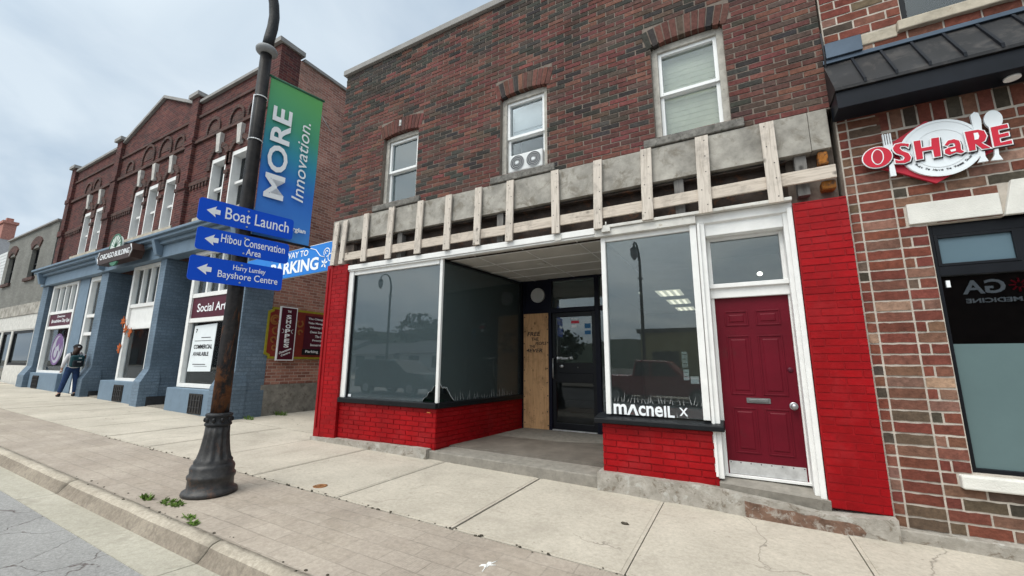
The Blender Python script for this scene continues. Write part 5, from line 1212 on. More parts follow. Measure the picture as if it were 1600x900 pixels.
q = MB(); q.hexa([(-14.15, 0.505, 1.30), (-12.9, 0.505, 1.32), (-12.9, 0.512, 1.32), (-14.15, 0.512, 1.30), (-14.05, 0.505, 2.62), (-12.85, 0.505, 2.66), (-12.85, 0.512, 2.66), (-14.05, 0.512, 2.62)]); q.build('sheet', 'paper', nt_)
q = MB(); P = FY(0.504); q.text('COMMERCIAL', P, -13.95, 1.95, 1.0, 0.12, bold=0.02); q.text('AVAILABLE', P, -13.95, 1.75, 0.85, 0.11, bold=0.02); q.slab(P, -13.95, -13.0, 2.17, 2.185, 0.001, 0.003); q.text('7', P, -13.95, 2.42, 0.09, 0.11, bold=0.03); q.slab(P, -13.6, -13.1, 2.26, 2.28, 0.001, 0.003); q.slab(P, -13.9, -13.2, 1.5, 1.52, 0.001, 0.003); q.slab(P, -13.8, -13.1, 1.45, 1.46, 0.001, 0.003); q.build('print', 'ink', nt_)
# hanging name sign
cs = thing('name_sign', 'brown carved name board with green fan above blue shopfront cornice', 'sign', (-18.2, -0.3, 4.9))
PC = FY(-0.25)
q = MB(); q.prism([(-19.75, 5.14), (-19.6, 4.9), (-17.0, 4.9), (-16.85, 5.14), (-17.0, 5.38), (-19.6, 5.38)], lambda p: PC(p[0], p[1], 0.06), lambda p: PC(p[0], p[1], -0.25)); q.build('board', 'sign_brown', cs, fixn=True)
q = MB(); q.text('CHICAGO BUILDING', PC, -19.45, 5.05, 2.35, 0.19, 0.061, 0.07, bold=0.008)
for pts in ([(-19.68, 5.14), (-19.55, 4.94)], [(-19.68, 5.14), (-19.55, 5.34)], [(-16.92, 5.14), (-17.05, 4.94)], [(-16.92, 5.14), (-17.05, 5.34)]): q.tube([PC(pts[0][0], pts[0][1], .065), PC(pts[1][0], pts[1][1], .065)], 0.014, 6)
q.build('lettering', 'sign_white', cs)
q = MB(); n = 14; q.prism([(-18.3+0.48*math.cos(PI*t/n), 5.385+0.42*math.sin(PI*t/n)) for t in range(n+1)], lambda p: PC(p[0], p[1], 0.06), lambda p: PC(p[0], p[1], -0.0)); fan = q.build('fan', 'pale_seafoam', cs, fixn=True)
q = MB()
for t in range(1, 8): a = PI*t/8; q.tube([PC(-18.3, 5.39, .065), PC(-18.3+.46*math.cos(a), 5.39+.40*math.sin(a), .065)], 0.008, 6)
q.ring(PC, -18.3, 5.385, 0.43, 0.48, 0, PI, 0.06, 0.075, 14); q.build('fan_rib', 'sign_green', fan)
q = MB(); q.prism([(-18.6, 4.88), (-18.0, 4.88), (-18.1, 4.78), (-18.3, 4.74), (-18.5, 4.78)], lambda p: PC(p[0], p[1], 0.05), lambda p: PC(p[0], p[1], 0)); q.build('leaf_carving', 'sign_green', cs, fixn=True)
# signs on the alley wall
PA = FX(BR+0.005)
db = thing('directory_board', 'red and gold scrolled directory board on the alley brick wall', 'sign', (BR, 1.9, 1.68))
def notch(u0, u1, z0, z1, c): return [(u0+c, z0), (u1-c, z0), (u1-c, z0+c*.5), (u1, z0+c), (u1, z1-c), (u1-c, z1-c*.5), (u1-c, z1), (u0+c, z1), (u0+c, z1-c*.5), (u0, z1-c), (u0, z0+c), (u0+c, z0+c*.5)]
q = MB(); q.prism(notch(0.97, 3.4, 1.68, 3.10, 0.12), lambda p: PA(p[0], p[1], 0.05), lambda p: PA(p[0], p[1], 0.0)); q.build('border', 'board_gold', db, fixn=True)
q = MB(); q.prism(notch(1.02, 3.35, 1.74, 3.04, 0.11), lambda p: PA(p[0], p[1], 0.055), lambda p: PA(p[0], p[1], 0.02)); q.build('panel', 'board_red', db, fixn=True)
q = MB()
for (cu, cz, r, a0, a1) in ((1.17, 2.75, 0.12, 0, 330), (1.17, 2.75, 0.06, 60, 300), (1.22, 2.45, 0.09, 90, 400), (1.18, 2.2, 0.07, 0, 270), (1.92, 2.7, 0.09, 120, 420), (1.95, 2.45, 0.06, 0, 270), (1.22, 1.98, 0.06, 0, 300)): q.ring(PA, cu, cz, r-0.022, r+0.022, R(a0), R(a1), 0.055, 0.07, 14)
q.build('scrollwork', 'scroll_gold', db)
q = MB(); q.slab(PA, 2.08, 3.2, 1.98, 2.96, 0.05, 0.075); lp_ = q.build('list_panel', 'sign_maroon', db)
q = MB(); q.slab(PA, 2.06, 3.22, 1.80, 1.975, 0.05, 0.08); q.build('parking_panel', 'sign_black', db)
q = MB()
for k, t in enumerate(('The Chicago Building', 'Tidas Management Inc', 'Whimsy by Nikki', 'Owen Sound HUB', 'The DSC', "Frosty 805", 'Innervisions')):
    w_ = min(0.9, 0.052*len(t)); q.text(t, PA, 2.62-w_/2, 2.83-k*0.128, w_, 0.075, 0.076, 0.08, bold=0.012)
q.text('Parking', PA, 2.16, 1.84, 0.42, 0.10, 0.081, 0.085, bold=0.01); q.prism([(2.70, 1.885), (2.79, 1.94), (2.79, 1.905), (2.95, 1.905), (2.95, 1.865), (2.79, 1.865), (2.79, 1.83)], lambda p: PA(p[0], p[1], 0.085), lambda p: PA(p[0], p[1], 0.081))
q.build('lettering', 'sign_white', lp_)
sh = thing('shops_sign', 'narrow upright maroon sign with white vertical lettering over the directory board', 'sign', (BR, 1.5, 1.62))
q = MB(); q.slab(PA, 1.27, 1.78, 1.63, 3.14, 0.06, 0.11); q.build('edge', 'sign_white', sh)
q = MB(); q.slab(PA, 1.30, 1.75, 1.66, 3.11, 0.10, 0.115); q.build('panel', 'sign_maroon', sh)
q = MB()
for k, ch in enumerate('SHOPPES'): q.text(ch, PA, 1.45, 2.80-k*0.135, 0.15, 0.115, 0.116, 0.12, bold=0.04)
q.text('THE', PA, 1.47, 2.98, 0.11, 0.06, 0.116, 0.12, bold=0.02); Pd = lambda u, v, d: PA(1.34+u, 1.74+v+u*0.4, d)
q.text('Downtown', Pd, 0.0, 0.06, 0.34, 0.07, 0.116, 0.12, bold=0.02); q.text('Centre', Pd, 0.06, -0.03, 0.26, 0.06, 0.116, 0.12, bold=0.02)
for (cu, s_) in ((1.36, 1), (1.69, -1)): q.ring(PA, cu, 2.45, 0.05, 0.06, R(-90 if s_ > 0 else 90), R(90 if s_ > 0 else 270), 0.116, 0.12, 8)
q.build('lettering', 'sign_white', sh)
# banner across the alley
wk = thing('walkway_banner', 'light blue parking banner stretched across the alley beside brick wall', 'banner', (-9.4, 0.30, 4.0))
x0, x1 = -11.28, -7.56; P = FY(0.30)
q = MB(); q.hexa([P(x0, 3.57, .02), P(x1, 3.66, .02), P(x1, 3.66, 0), P(x0, 3.57, 0), P(x0, 4.22, .02), P(x1, 4.33, .02), P(x1, 4.33, 0), P(x0, 4.22, 0)]); q.build('cloth', 'banner_blue', wk)
wk['tmp'] = 0; del wk['tmp']
q = MB(); q.text('WALKWAY TO', P, -10.25, 4.08, 1.48, 0.15, 0.021, 0.026, bold=0.012); q.text('PARKING', P, -10.2, 3.70, 1.84, 0.31, 0.021, 0.026, bold=0.03)
for (cu, cz, r, a0, a1) in ((-8.10, 4.08, 0.10, -90, 220), (-8.10, 4.08, 0.04, 0, 250), (-7.95, 3.95, 0.09, 60, 300)): q.ring(P, cu, cz, r-0.010, r+0.010, R(a0), R(a1), 0.021, 0.026, 14)
q.tube([P(-8.75, 4.26, .022), P(-8.5, 4.19, .022), P(-8.32, 4.02, .022), P(-8.15, 3.97, .022)], 0.010, 6)
for a in (20, 80, 140, 220, 300): q.prism([(-8.16, 3.82), (-8.16+.08*math.cos(R(a-18)), 3.82+.08*math.sin(R(a-18))), (-8.16+.125*math.cos(R(a)), 3.82+.125*math.sin(R(a))), (-8.16+.08*math.cos(R(a+18)), 3.82+.08*math.sin(R(a+18)))], lambda p: P(p[0], p[1], .026), lambda p: P(p[0], p[1], .021))
q.build('lettering', 'sign_white', wk)
q = MB(); q.tube([(x0, 0.30, 4.23), (x1, 0.30, 4.34)], 0.012, 6); q.tube([(x0, 0.30, 3.56), (x1, 0.30, 3.65)], 0.012, 6); q.build('cable', 'steel_grey', wk)

# ------------------------------------------------------------------ grey building and houses farther left
gb = thing('grey_building', 'two storey grey painted brick building beyond the blue shopfront', 'building', (-34, 0.45, 0.5))
GX0, GX1 = -36.0, -28.05; P = FY(0.45)
gw = [(-35.35, -34.15), (-31.45, -30.25)]
q = MB(); holed(q, P, GX0, GX1, 4.3, 8.2, [(a, b, 5.65, 7.2) for a, b in gw], -0.4, 0); q.box(GX0, GX0+0.3, 0.86, 14, 0, 8.1); q.box(GX1-0.3, GX1, 0.86, 14, 0, 8.1); q.build('front_wall', 'grey_painted_brick', gb)
q = MB(); q.box(GX0-0.05, GX1, 0.35, 0.9, 8.205, 8.28); q.build('coping', 'coping', gb)
q = MB(); q.box(GX0+0.3, GX1-0.3, 0.9, 14, 7.9, 8.0); q.build('roof', 'roof_felt', gb)
for a, b in gw:
    q = MB(); frame(q, FY(0.6), a, b, 5.65, 7.2, 0.09, -0.06, 0.0); q.slab(FY(0.6), a+.09, b-.09, 6.38, 6.46, -0.06, 0); q.slab(FY(0.6), b-0.13, b-0.09, 5.7, 7.1, -0.06, 0.005)
    w_ = q.build('window', 'black_paint', gb)
    q = glazing(FY(0.63), a+.08, b-.08, 5.7, 7.15); q.build('pane', 'dark_glass', w_, fixn=True)
    q = MB(); q.box(a, b, 1.0, 1.05, 5.6, 7.3); q.build('room_back', 'interior_dark', w_)
    q = MB(); q.ring(P, (a+b)/2, 6.42, 0.96, 1.38, R(51), R(129), -0.02, 0.05, 10); q.build('hood', 'dark_trim_brick', w_); q = MB(); q.slab(P, a-0.15, b+0.15, 5.5, 5.65, -0.05, 0.1); q.build('sill', 'dark_trim_brick', w_)
q = MB(); q.slab(P, GX0, GX1, 3.75, 4.295, -0.3, 0.06); q.build('fascia', 'concrete_band', gb)
q = MB(); q.slab(P, GX0, GX1, 3.05, 3.745, -0.3, 0.02); q.build('sign_band', 'dirty_white_paint', gb)
q = MB(); holed(q, P, GX0, GX1, 0.3, 3.045, [(-35.8, -33.6, 1.35, 3.0), (-33.3, -31.9, 0.62, 3.0), (-31.6, -28.5, 1.35, 3.0)], -0.3, 0); q.build('shopfront', 'dirty_white_paint', gb)
q = MB()
for (a, b, z) in ((-35.8, -33.6, 1.35), (-33.3, -31.9, 0.62), (-31.6, -28.5, 1.35)): frame(q, FY(0.5), a, b, z, 3.0, 0.12, -0.05, 0.02)
sf_ = q.build('shopfront_frame', 'black_paint', gb)
q = MB()
for (a, b, z) in ((-35.8, -33.6, 1.35), (-33.3, -31.9, 0.62), (-31.6, -28.5, 1.35)): q.slab(FY(0.53), a+.1, b-.1, z+.1, 2.95, -0.006, 0)
q.build('pane', 'shop_glass', sf_)
q = MB(); q.box(GX0+.3, GX1-.3, 3.0, 3.1, 0.2, 4); q.box(GX0+.3, GX1-.3, 0.8, 3, 3.3, 3.4); q.box(GX0+.3, GX1-.3, 0.8, 3, 0.3, 0.45); q.build('interior_wall', 'interior_grey', gb)
hh = thing('white_house', 'white sided house with grey roof and red brick chimney past grey building', 'house', (-44, 4, 0.6))
q = MB(); q.box(-53, -36.15, 0.8, 10, 0.3, 7.95)
for k in range(24): q.box(-53, -36.12, 0.77, 0.8, 3.2+k*0.2, 3.37+k*0.2)
q.build('wall', 'siding_white', hh)
q = MB(); q.prism([(-54, 7.96), (-42, 7.96), (-48, 10.7)], lambda p: (p[0], 1.4, p[1]), lambda p: (p[0], 12, p[1])); q.build('roof', 'shingle', hh, fixn=True)
q = MB(); q.box(-48.5, -47.5, 1.9, 2.55, 10.2, 11.7); q.box(-48.6, -47.4, 1.82, 2.63, 11.7, 11.9); q.box(-48.2, -47.8, 2.05, 2.4, 11.9, 12.2); q.build('chimney', 'brick_red_plain', hh)
q = MB(); frame(q, FY(0.78), -41, -39.5, 1.2, 3.0, 0.12, 0, 0.06); q.box(-40.88, -39.62, 0.74, 0.76, 1.3, 2.9); q.build('window', 'black_paint', hh)

# ------------------------------------------------------------------ lamp post with signs
def lamp_post(local_top=True):
    """rusting street lamp, at the origin, its arm reaching to -y"""
    p = thing('street_lamp', 'x', 'street lamp', (0, 0, 0))
    q = MB(); q.lathe([(0.275, 0), (0.285, 0.02), (0.275, 0.05), (0.235, 0.07), (0.232, 0.17), (0.245, 0.19), (0.245, 0.22), (0.225, 0.24), (0.228, 0.30), (0.215, 0.33), (0.195, 0.345), (0.20, 0.37), (0.18, 0.40), (0.158, 0.48), (0.143, 0.58), (0.132, 0.68), (0.126, 0.79)], n=48, flute=(0.395, 0.77, 0, 0.13)); q.build('base', 'base_metal', p)
    q = MB(); q.lathe([(0.128, 0.77), (0.142, 0.78), (0.142, 0.80), (0.134, 0.81), (0.134, 0.88), (0.142, 0.89), (0.142, 0.91), (0.11, 0.925)], n=28)
    for k in range(10): a = 2*PI*k/10; q.ball((0.136*math.cos(a), 0.136*math.sin(a), 0.845), 0.022, 0.022, 0.03, 8)
    q.build('collar', 'collar_black', p)
    q = MB(); n = 28; q.lathe([(0.098, 0.90), (0.095, 1.6), (0.088, 3.0), (0.080, 4.5), (0.073, 5.95)], n=n, flute=(0.95, 5.9, 0, 0.05)); q.build('shaft', 'post_metal', p)
    q = MB(); q.lathe([(0.07, 5.93), (0.115, 5.945), (0.138, 5.97), (0.142, 6.0), (0.125, 6.03), (0.085, 6.05)], n=28); q.build('ring', 'ring_grey', p)
    q = MB(); pts = [(0, 0, 6.03), (0, 0.012, 6.2), (0, 0.035, 6.4), (0, 0.04, 6.6), (0, 0.015, 6.8), (0, -0.05, 7.05), (0, -0.2, 7.4), (0, -0.45, 7.62), (0, -0.75, 7.72), (0, -1.05, 7.68), (0, -1.25, 7.55)]
    q.tube(pts, [0.074, 0.073, 0.072, 0.070, 0.068, 0.066, 0.058, 0.05, 0.045, 0.04, 0.035], 16); q.build('arm', 'collar_black', p)
    q = MB(); q.lathe([(0.03, 7.6), (0.06, 7.5), (0.05, 7.42), (0.17, 7.30), (0.20, 7.22), (0.17, 7.2)], (0, -1.25, 0), 16); la = q.build('lantern', 'collar_black', p)
    q = MB(); q.lathe([(0.17, 7.2), (0.19, 7.05), (0.15, 6.85), (0.06, 6.72), (0.02, 6.68)], (0, -1.25, 0), 16); q.build('globe', 'ring_grey', la)
    return p
LPX, LPY = -5.67, -2.8
lamp = lamp_post()
far_lamps = [copy_tree(lamp), copy_tree(lamp)]
lamp['label'] = 'rusting black street lamp post at the kerb carrying blue signs'
lamp.location = (LPX, LPY, g(LPX))
def Z(z): return z
TH = R(12); dv = Vector((math.sin(TH), math.cos(TH), 0)); nv = Vector((math.cos(TH), -math.sin(TH), 0)); pc = Vector((LPX, LPY, 0))
lamp.rotation_euler.z = -TH
q = MB()
for (z, rr_) in ((4.62, 0.086), (5.28, 0.082)):
    n = 20
    for k in range(n):
        a, b = 2*PI*k/n, 2*PI*(k+1)/n; q.tube([(rr_*math.cos(a), rr_*math.sin(a), z-0.05), (rr_*math.cos(b), rr_*math.sin(b), z-0.05)], 0.008, 5)
q.tube([(0.03, -0.09, 4.57), (0.03, -0.092, 5.23)], 0.006, 5)
o = q.build('strap', 'sign_white', None); o.parent = lamp
def PSG(off): return lambda u, z, d: tuple(pc + dv*u + nv*(off+d) + Vector((0, 0, z)))
def rrect(u0, u1, z0, z1, r=0.04):
    o = []
    for (cx, cz, a0) in ((u1-r, z0+r, -90), (u1-r, z1-r, 0), (u0+r, z1-r, 90), (u0+r, z0+r, 180)):
        for k in range(5): a = R(a0+k*22.5); o.append((cx+r*math.cos(a), cz+r*math.sin(a)))
    return o
def direction_sign(label, z0, z1, u0, u1, lines, off):
    P = PSG(off); t = thing('direction_sign', label, 'sign', P((u0+u1)/2, z0, 0), 'blue direction signs on the lamp post')
    q = MB(); q.prism(rrect(u0, u1, z0, z1), lambda p: P(p[0], p[1], 0.012), lambda p: P(p[0], p[1], 0)); q.build('plate', 'sign_blue', t, fixn=True)
    q = MB(); zm = (z0+z1)/2; ax = u0+0.085
    q.prism([(ax, zm), (ax+0.10, zm+0.07), (ax+0.09, zm+0.03), (ax+0.145, zm+0.03), (ax+0.145, zm-0.03), (ax+0.09, zm-0.03), (ax+0.10, zm-0.07)], lambda p: P(p[0], p[1], 0.016), lambda p: P(p[0], p[1], 0.012)); q.build('arrow', 'sign_white', t, fixn=True)
    q = MB()
    for (txt, x, y, w_, h_) in lines: q.text(txt, P, u0+x, z0+y, w_, h_, 0.012, 0.016, bold=0.004)
    q.build('lettering', 'sign_white', t)
    q = MB(); q.tube([P(0.0, z0+0.04, 0.012), P(0.0, z0+0.04, 0.02)], 0.012, 8); q.tube([P(0.0, z1-0.04, 0.012), P(0.0, z1-0.04, 0.02)], 0.012, 8); q.build('bolt', 'steel_grey', t)
    q = MB(); q.slab(P, -0.06, 0.06, zm-0.03, zm+0.03, -0.10, -0.001); q.build('bracket', 'steel_grey', t)
direction_sign('topmost blue arrow sign on the lamp post, for the boat launch', 3.305, 3.60, -0.535, 0.575, [('Boat Launch', 0.285, 0.085, 0.765, 0.155)], 0.10)
direction_sign('middle blue arrow sign on the lamp post, for the conservation area', 2.945, 3.23, -0.515, 0.55, [('Hibou Conservation', 0.255, 0.135, 0.755, 0.11), ('Area', 0.545, 0.025, 0.175, 0.088)], 0.10)
direction_sign('lowest blue arrow sign on the lamp post, for the bayshore centre', 2.555, 2.865, -0.545, 0.505, [('Harry Lumley', 0.455, 0.175, 0.375, 0.085), ('Bayshore Centre', 0.30, 0.052, 0.69, 0.115)], 0.10)
bn = thing('street_banner', 'tall green to blue vertical banner on arms of the lamp post', 'banner', tuple(pc+Vector((0, 0, 3.3))))
P = PSG(0.0)
q = MB(); nu, nz = 6, 16
for j in range(nz+1):
    for i in range(nu+1):
        u = 0.10+0.755*i/nu; z = 3.30+2.38*j/nz; d = 0.013*math.sin(j*0.55+i*0.6)*math.sin(PI*j/nz)
        q.v.append(P(u, z, d))
for j in range(nz):
    for i in range(nu): a = j*(nu+1)+i; q.face([a, a+1, a+nu+2, a+nu+1], 0, None, True)
k0 = len(q.v); q.v += [tuple(Vector(v)-nv*0.006) for v in q.v]
for f in list(q.f): q.face([i+k0 for i in f][::-1], 0, None, True)
bc = q.build('cloth', 'banner_print', None); bc.location = (0, 0, 0)
bc.parent = bn; bc.location = -Vector(bn.location)
q = MB()
Pv = lambda u, v, d: P(0.43-v, 3.86+u, d+0.022)         # reads upwards: text x runs up, text y runs to the left
q.text('MORE', Pv, 0.0, 0.0, 1.40, 0.265, 0.006, 0.010, bold=0.022)
Pv2 = lambda u, v, d: P(0.70-v, 3.92+u, d+0.022)
q.text('Innovation.', Pv2, 0.0, 0.0, 1.28, 0.165, 0.006, 0.010, shear=0.18)
Ph = lambda u, v, d: P(0.42+u, 3.44+v, d+0.022)
q.text('Georgian', Ph, 0.0, 0.0, 0.36, 0.09, 0.006, 0.010, bold=0.03)
q.build('lettering', 'sign_white', bn)
q = MB(); q.tube([P(0.05, 5.70, 0), P(0.88, 5.70, 0)], 0.018, 8); q.build('arm', 'sign_green', bn)
q = MB(); q.tube([P(0.05, 3.28, 0), P(0.88, 3.28, 0)], 0.018, 8); q.build('arm', 'collar_black', bn)
q = MB(); q.tube([P(0.855, 5.45, -0.01), P(1.08, 5.22, -0.03)], 0.006, 6); q.build('tie_rod', 'ring_grey', bn)

# ------------------------------------------------------------------ small things on the ground
q = MB(); q.lathe([(0.085, 0), (0.088, 0.006), (0.07, 0.008), (0.066, 0.004), (0.0, 0.005)], (-4.81, -1.94, g(-4.81)), 20); q.text('W', lambda u, v, d: (-4.84+u, -1.97+v, g(-4.81)+0.004+d), 0, 0, 0.06, 0.06, 0.0, 0.004); tag(q.build('valve_cover', 'cap_rust', None, (-4.81, -1.94, g(-4.81)), fixn=True), 'small round rusty valve cover set in the concrete pavement', 'valve cover')
q = MB()
x, y = -1.16, -1.1
q.ball((x, y, g(x)+0.012), 0.045, 0.018, 0.012, 10, jit=0.15); tag(q.build('dry_leaf', 'debris', None, (x, y, g(x))), 'curled dry leaf lying on the pavement before the entry', 'leaf')
q = MB(); x, y = -1.92, -2.56
blob = [(0.05*(1+random.uniform(-.3, .3))*math.cos(2*PI*t/12), 0.04*(1+random.uniform(-.3, .3))*math.sin(2*PI*t/12)) for t in range(12)]
q.prism([(p[0]*.35, p[1]*1.3) for p in blob], lambda p: (x+p[0], y+p[1], g(x+p[0])+0.006), lambda p: (x+p[0], y+p[1], g(x+p[0])+0.0))
for k in range(7):
    a = random.uniform(0, 2*PI); l = random.uniform(.06, .15); q.tube([(x, y, g(x)+0.003), (x+l*math.cos(a)*0.6, y+l*math.sin(a), g(x)+0.003)], [0.008, 0.003], 5)
tag(q.build('bird_dropping', 'splatter', None, (x, y, g(x))), 'white splatter of bird dropping on the paved strip', 'splatter')
def weed(x, y, r, n, label, hmax):
    q = MB()
    for k in range(n):
        a = random.uniform(0, 2*PI); d = r*math.sqrt(random.random()); px, py = x+d*math.cos(a)*1.6, y+d*math.sin(a)*0.5
        h = random.uniform(.25, 1)*hmax; w_ = random.uniform(.005, .012); t = random.uniform(0, PI)
        lx, ly = random.uniform(-.05, .05), random.uniform(-.05, .05); b = len(q.v); z = g(px)-0.002
        q.v += [(px-w_*math.cos(t), py-w_*math.sin(t), z), (px+w_*math.cos(t), py+w_*math.sin(t), z), (px+w_*.9*math.cos(t)+lx*.6, py+w_*.9*math.sin(t)+ly*.6, z+h*.7), (px+lx, py+ly, z+h), (px-w_*.9*math.cos(t)+lx*.6, py-w_*.9*math.sin(t)+ly*.6, z+h*.7)]
        q.face([b, b+1, b+2, b+3, b+4])
    return tag(q.build('weed', 'leaf_green', None, (x, y, g(x))), label, 'weed', 'weeds in the paving cracks')
weed(-6.0, -3.28, 0.06, 60, 'leafy bright green weed clump nearest the lamp post side of the kerb', 0.07)
weed(-5.62, -3.2, 0.13, 150, 'wide patch of low green weeds in paving behind the kerb', 0.04)
weed(-5.0, -3.3, 0.06, 50, 'small low weed tuft in the paving right of the wide weed patch', 0.03)
weed(-4.78, -3.36, 0.05, 50, 'last small weed tuft beside the kerb joint', 0.035)
weed(-11.0, 0.62, 0.12, 40, 'weed growing at the foot of the blue corner pier', 0.12)
weed(-11.15, 1.5, 0.2, 90, 'weeds along the foot of the alley wall under the directory board', 0.14)
# litter of dirt along the joints
q = MB()
for k in range(150):
    if random.random() < .7: x = random.uniform(-11, 1.5); y = -2.13+random.gauss(0, .02)
    else: x = random.uniform(-8, 1); y = -3.36+random.gauss(0, .04)
    r = random.uniform(.004, .015); q.ball((x, y, g(x)+r*.3), r*1.4, r, r*.6, 6, jit=.2)
o = q.build('grit', 'debris', None); struct(o, 'stuff')

# ------------------------------------------------------------------ pedestrian by the blue shopfront
def skin_mesh(joints, edges, root=0, sub=2):
    me = bpy.data.meshes.new('sk'); me.from_pydata([j[:3] for j in joints], edges, []); ob = bpy.data.objects.new('sk', me); COL.objects.link(ob)
    md = ob.modifiers.new('skin', 'SKIN'); md.use_smooth_shade = True
    for i, j in enumerate(joints): sv_ = me.skin_vertices[0].data[i]; rr_ = j[3]; sv_.radius = rr_ if isinstance(rr_, tuple) else (rr_, rr_); sv_.use_root = (i == root)
    ss_ = ob.modifiers.new('sub', 'SUBSURF'); ss_.levels = sub; ss_.render_levels = sub
    dg = bpy.context.evaluated_depsgraph_get(); res = bpy.data.meshes.new_from_object(ob.evaluated_get(dg))
    bpy.data.objects.remove(ob); return res
def put(name, me, mat, parent):
    me.materials.clear(); me.materials.append(M[mat])
    for p in me.polygons: p.use_smooth = True
    o = bpy.data.objects.new(name, me); COL.objects.link(o); o.parent = parent; me.name = name; return o
# local frame: person faces -x (away), y to their right... x forward = -x
pe = thing('person', 'pedestrian seen from behind in dark cap, white top and blue jeans', 'person', (-20.95, -0.05, g(-20.95)))
hip, kn, an = 0.94, 0.50, 0.09
Lf, Rf = (-0.02, -0.22), (0.05, 0.15)
J = [(0, 0, 0.98, (0.10, 0.12)), (0.0, 0.0, 1.20, (0.10, 0.12)), (0, 0.02, 1.42, (0.12, 0.17)), (0, 0.03, 1.54, 0.06), (-0.02, 0.03, 1.64, 0.06),
     (0, -0.10, 0.92, 0.095), (-0.01, -0.16, kn, 0.065), (Lf[0], Lf[1], an, 0.045), (Lf[0]-0.14, Lf[1]-0.02, 0.04, 0.04),
     (0, 0.10, 0.92, 0.095), (0.02, 0.13, kn, 0.065), (Rf[0], Rf[1], an, 0.045), (Rf[0]-0.14, Rf[1]+0.01, 0.04, 0.04),
     (0, -0.17, 1.44, 0.06), (0.03, -0.25, 1.18, 0.045), (-0.02, -0.27, 0.95, 0.032), (-0.03, -0.27, 0.90, 0.036),
     (0, 0.21, 1.44, 0.06), (-0.05, 0.25, 1.20, 0.045), (-0.22, 0.22, 1.12, 0.032), (-0.27, 0.20, 1.12, 0.036),
     (-0.025, 0.03, 1.72, 0.092), (-0.02, 0.03, 1.78, 0.07)]
E_ = [(0, 1), (1, 2), (2, 3), (3, 4), (4, 21), (21, 22), (0, 5), (5, 6), (6, 7), (7, 8), (0, 9), (9, 10), (10, 11), (11, 12), (2, 13), (13, 14), (14, 15), (15, 16), (2, 17), (17, 18), (18, 19), (19, 20)]
put('body', skin_mesh(J, E_), 'skin', pe)
def fingers(cx, cy, cz, parent, down=True):
    q = MB()
    for k in range(4):
        y = cy-0.024+k*0.016; L_ = (0.055, 0.065, 0.06, 0.048)[k]
        q.tube([(cx-0.01+0.004*k, y, cz), (cx-0.02, y, cz-L_*0.55), (cx-0.035, y, cz-L_)], [0.010, 0.009, 0.007], 6)
    q.tube([(cx-0.02, cy+0.03, cz+0.03), (cx-0.045, cy+0.04, cz), (cx-0.055, cy+0.038, cz-0.025)], [0.011, 0.010, 0.008], 6)
    q.v = [(v[0]+pe.location[0], v[1]+pe.location[1], v[2]+pe.location[2]) for v in q.v]
    return q.build('fingers', 'skin', parent)
fingers(-0.03, -0.27, 0.885, pe); fingers(-0.28, 0.20, 1.10, pe)
JJ = [(0, 0, 0.99, (0.15, 0.18)), (0, -0.10, 0.91, 0.108), (-0.01, -0.16, kn, 0.082), (Lf[0], Lf[1], 0.12, 0.072), (0, 0.10, 0.91, 0.108), (0.02, 0.13, kn, 0.082), (Rf[0], Rf[1], 0.12, 0.072), (0, 0, 1.08, (0.14, 0.17))]
put('jeans', skin_mesh(JJ, [(0, 1), (1, 2), (2, 3), (0, 4), (4, 5), (5, 6), (0, 7)]), 'denim', pe)
JT = [(0, 0, 0.96, (0.16, 0.19)), (0, 0, 1.04, (0.152, 0.182)), (0.0, 0.0, 1.20, (0.13, 0.155)), (0, 0.02, 1.42, (0.135, 0.185)), (0, 0.03, 1.52, 0.075), (0, -0.17, 1.44, 0.075), (0.03, -0.25, 1.18, 0.062), (-0.02, -0.27, 0.98, 0.05), (0, 0.21, 1.44, 0.075), (-0.05, 0.25, 1.20, 0.062), (-0.20, 0.225, 1.125, 0.05)]
put('top', skin_mesh(JT, [(0, 1), (1, 2), (2, 3), (3, 4), (3, 5), (5, 6), (6, 7), (3, 8), (8, 9), (9, 10)]), 'white_cloth', pe)
def lm(q): q.v = [(v[0]+pe.location[0], v[1]+pe.location[1], v[2]+pe.location[2]) for v in q.v]; return q
q = MB(); q.ball((-0.0, 0.03, 1.69), 0.115, 0.115, 0.12, 16); q.tube([(0.05, 0.02, 1.68), (0.10, -0.03, 1.52), (0.11, -0.08, 1.38)], [0.09, 0.085, 0.03], 12); lm(q).build('hair', 'hair_brown', pe)
q = MB(); q.ball((-0.025, 0.03, 1.735), 0.125, 0.118, 0.105, 18, lo=0); q.lathe([(0.126, 0), (0.126, 0.03), (0.12, 0.032)], (-0.025, 0.03, 1.715), 18, cap=False); q.prism([(-0.13, -0.05), (-0.22, -0.02), (-0.22, 0.08), (-0.13, 0.11)], lambda p: (p[0], p[1], 1.735), lambda p: (p[0], p[1], 1.722)); lm(q).build('cap', 'cap_black', pe, fixn=True)
q = MB(); q.ball((0.103, 0.03, 1.735), 0.012, 0.04, 0.018, 10); lm(q).build('cap_strap', 'white_cloth', pe)
q = MB()
for (fx, fy) in (Lf, Rf): q.ball((fx-0.07, fy, 0.045), 0.145, 0.052, 0.05, 14); q.ball((fx+0.01, fy, 0.065), 0.06, 0.048, 0.06, 12)
lm(q).build('shoe', 'cap_black', pe)
q = MB(); q.ball((-0.115, 0.03, 1.68), 0.022, 0.013, 0.02, 8)
for s_ in (-1, 1): q.ball((-0.105, 0.03+s_*0.035, 1.705), 0.01, 0.013, 0.008, 8)
q.ball((-0.102, 0.03, 1.635), 0.012, 0.026, 0.008, 8); lm(q).build('face', 'skin', pe)
bp = thing('backpack', 'dark teal backpack with light logo worn by the pedestrian', 'backpack', (-20.77, -0.03, g(-20.95)+1.0))
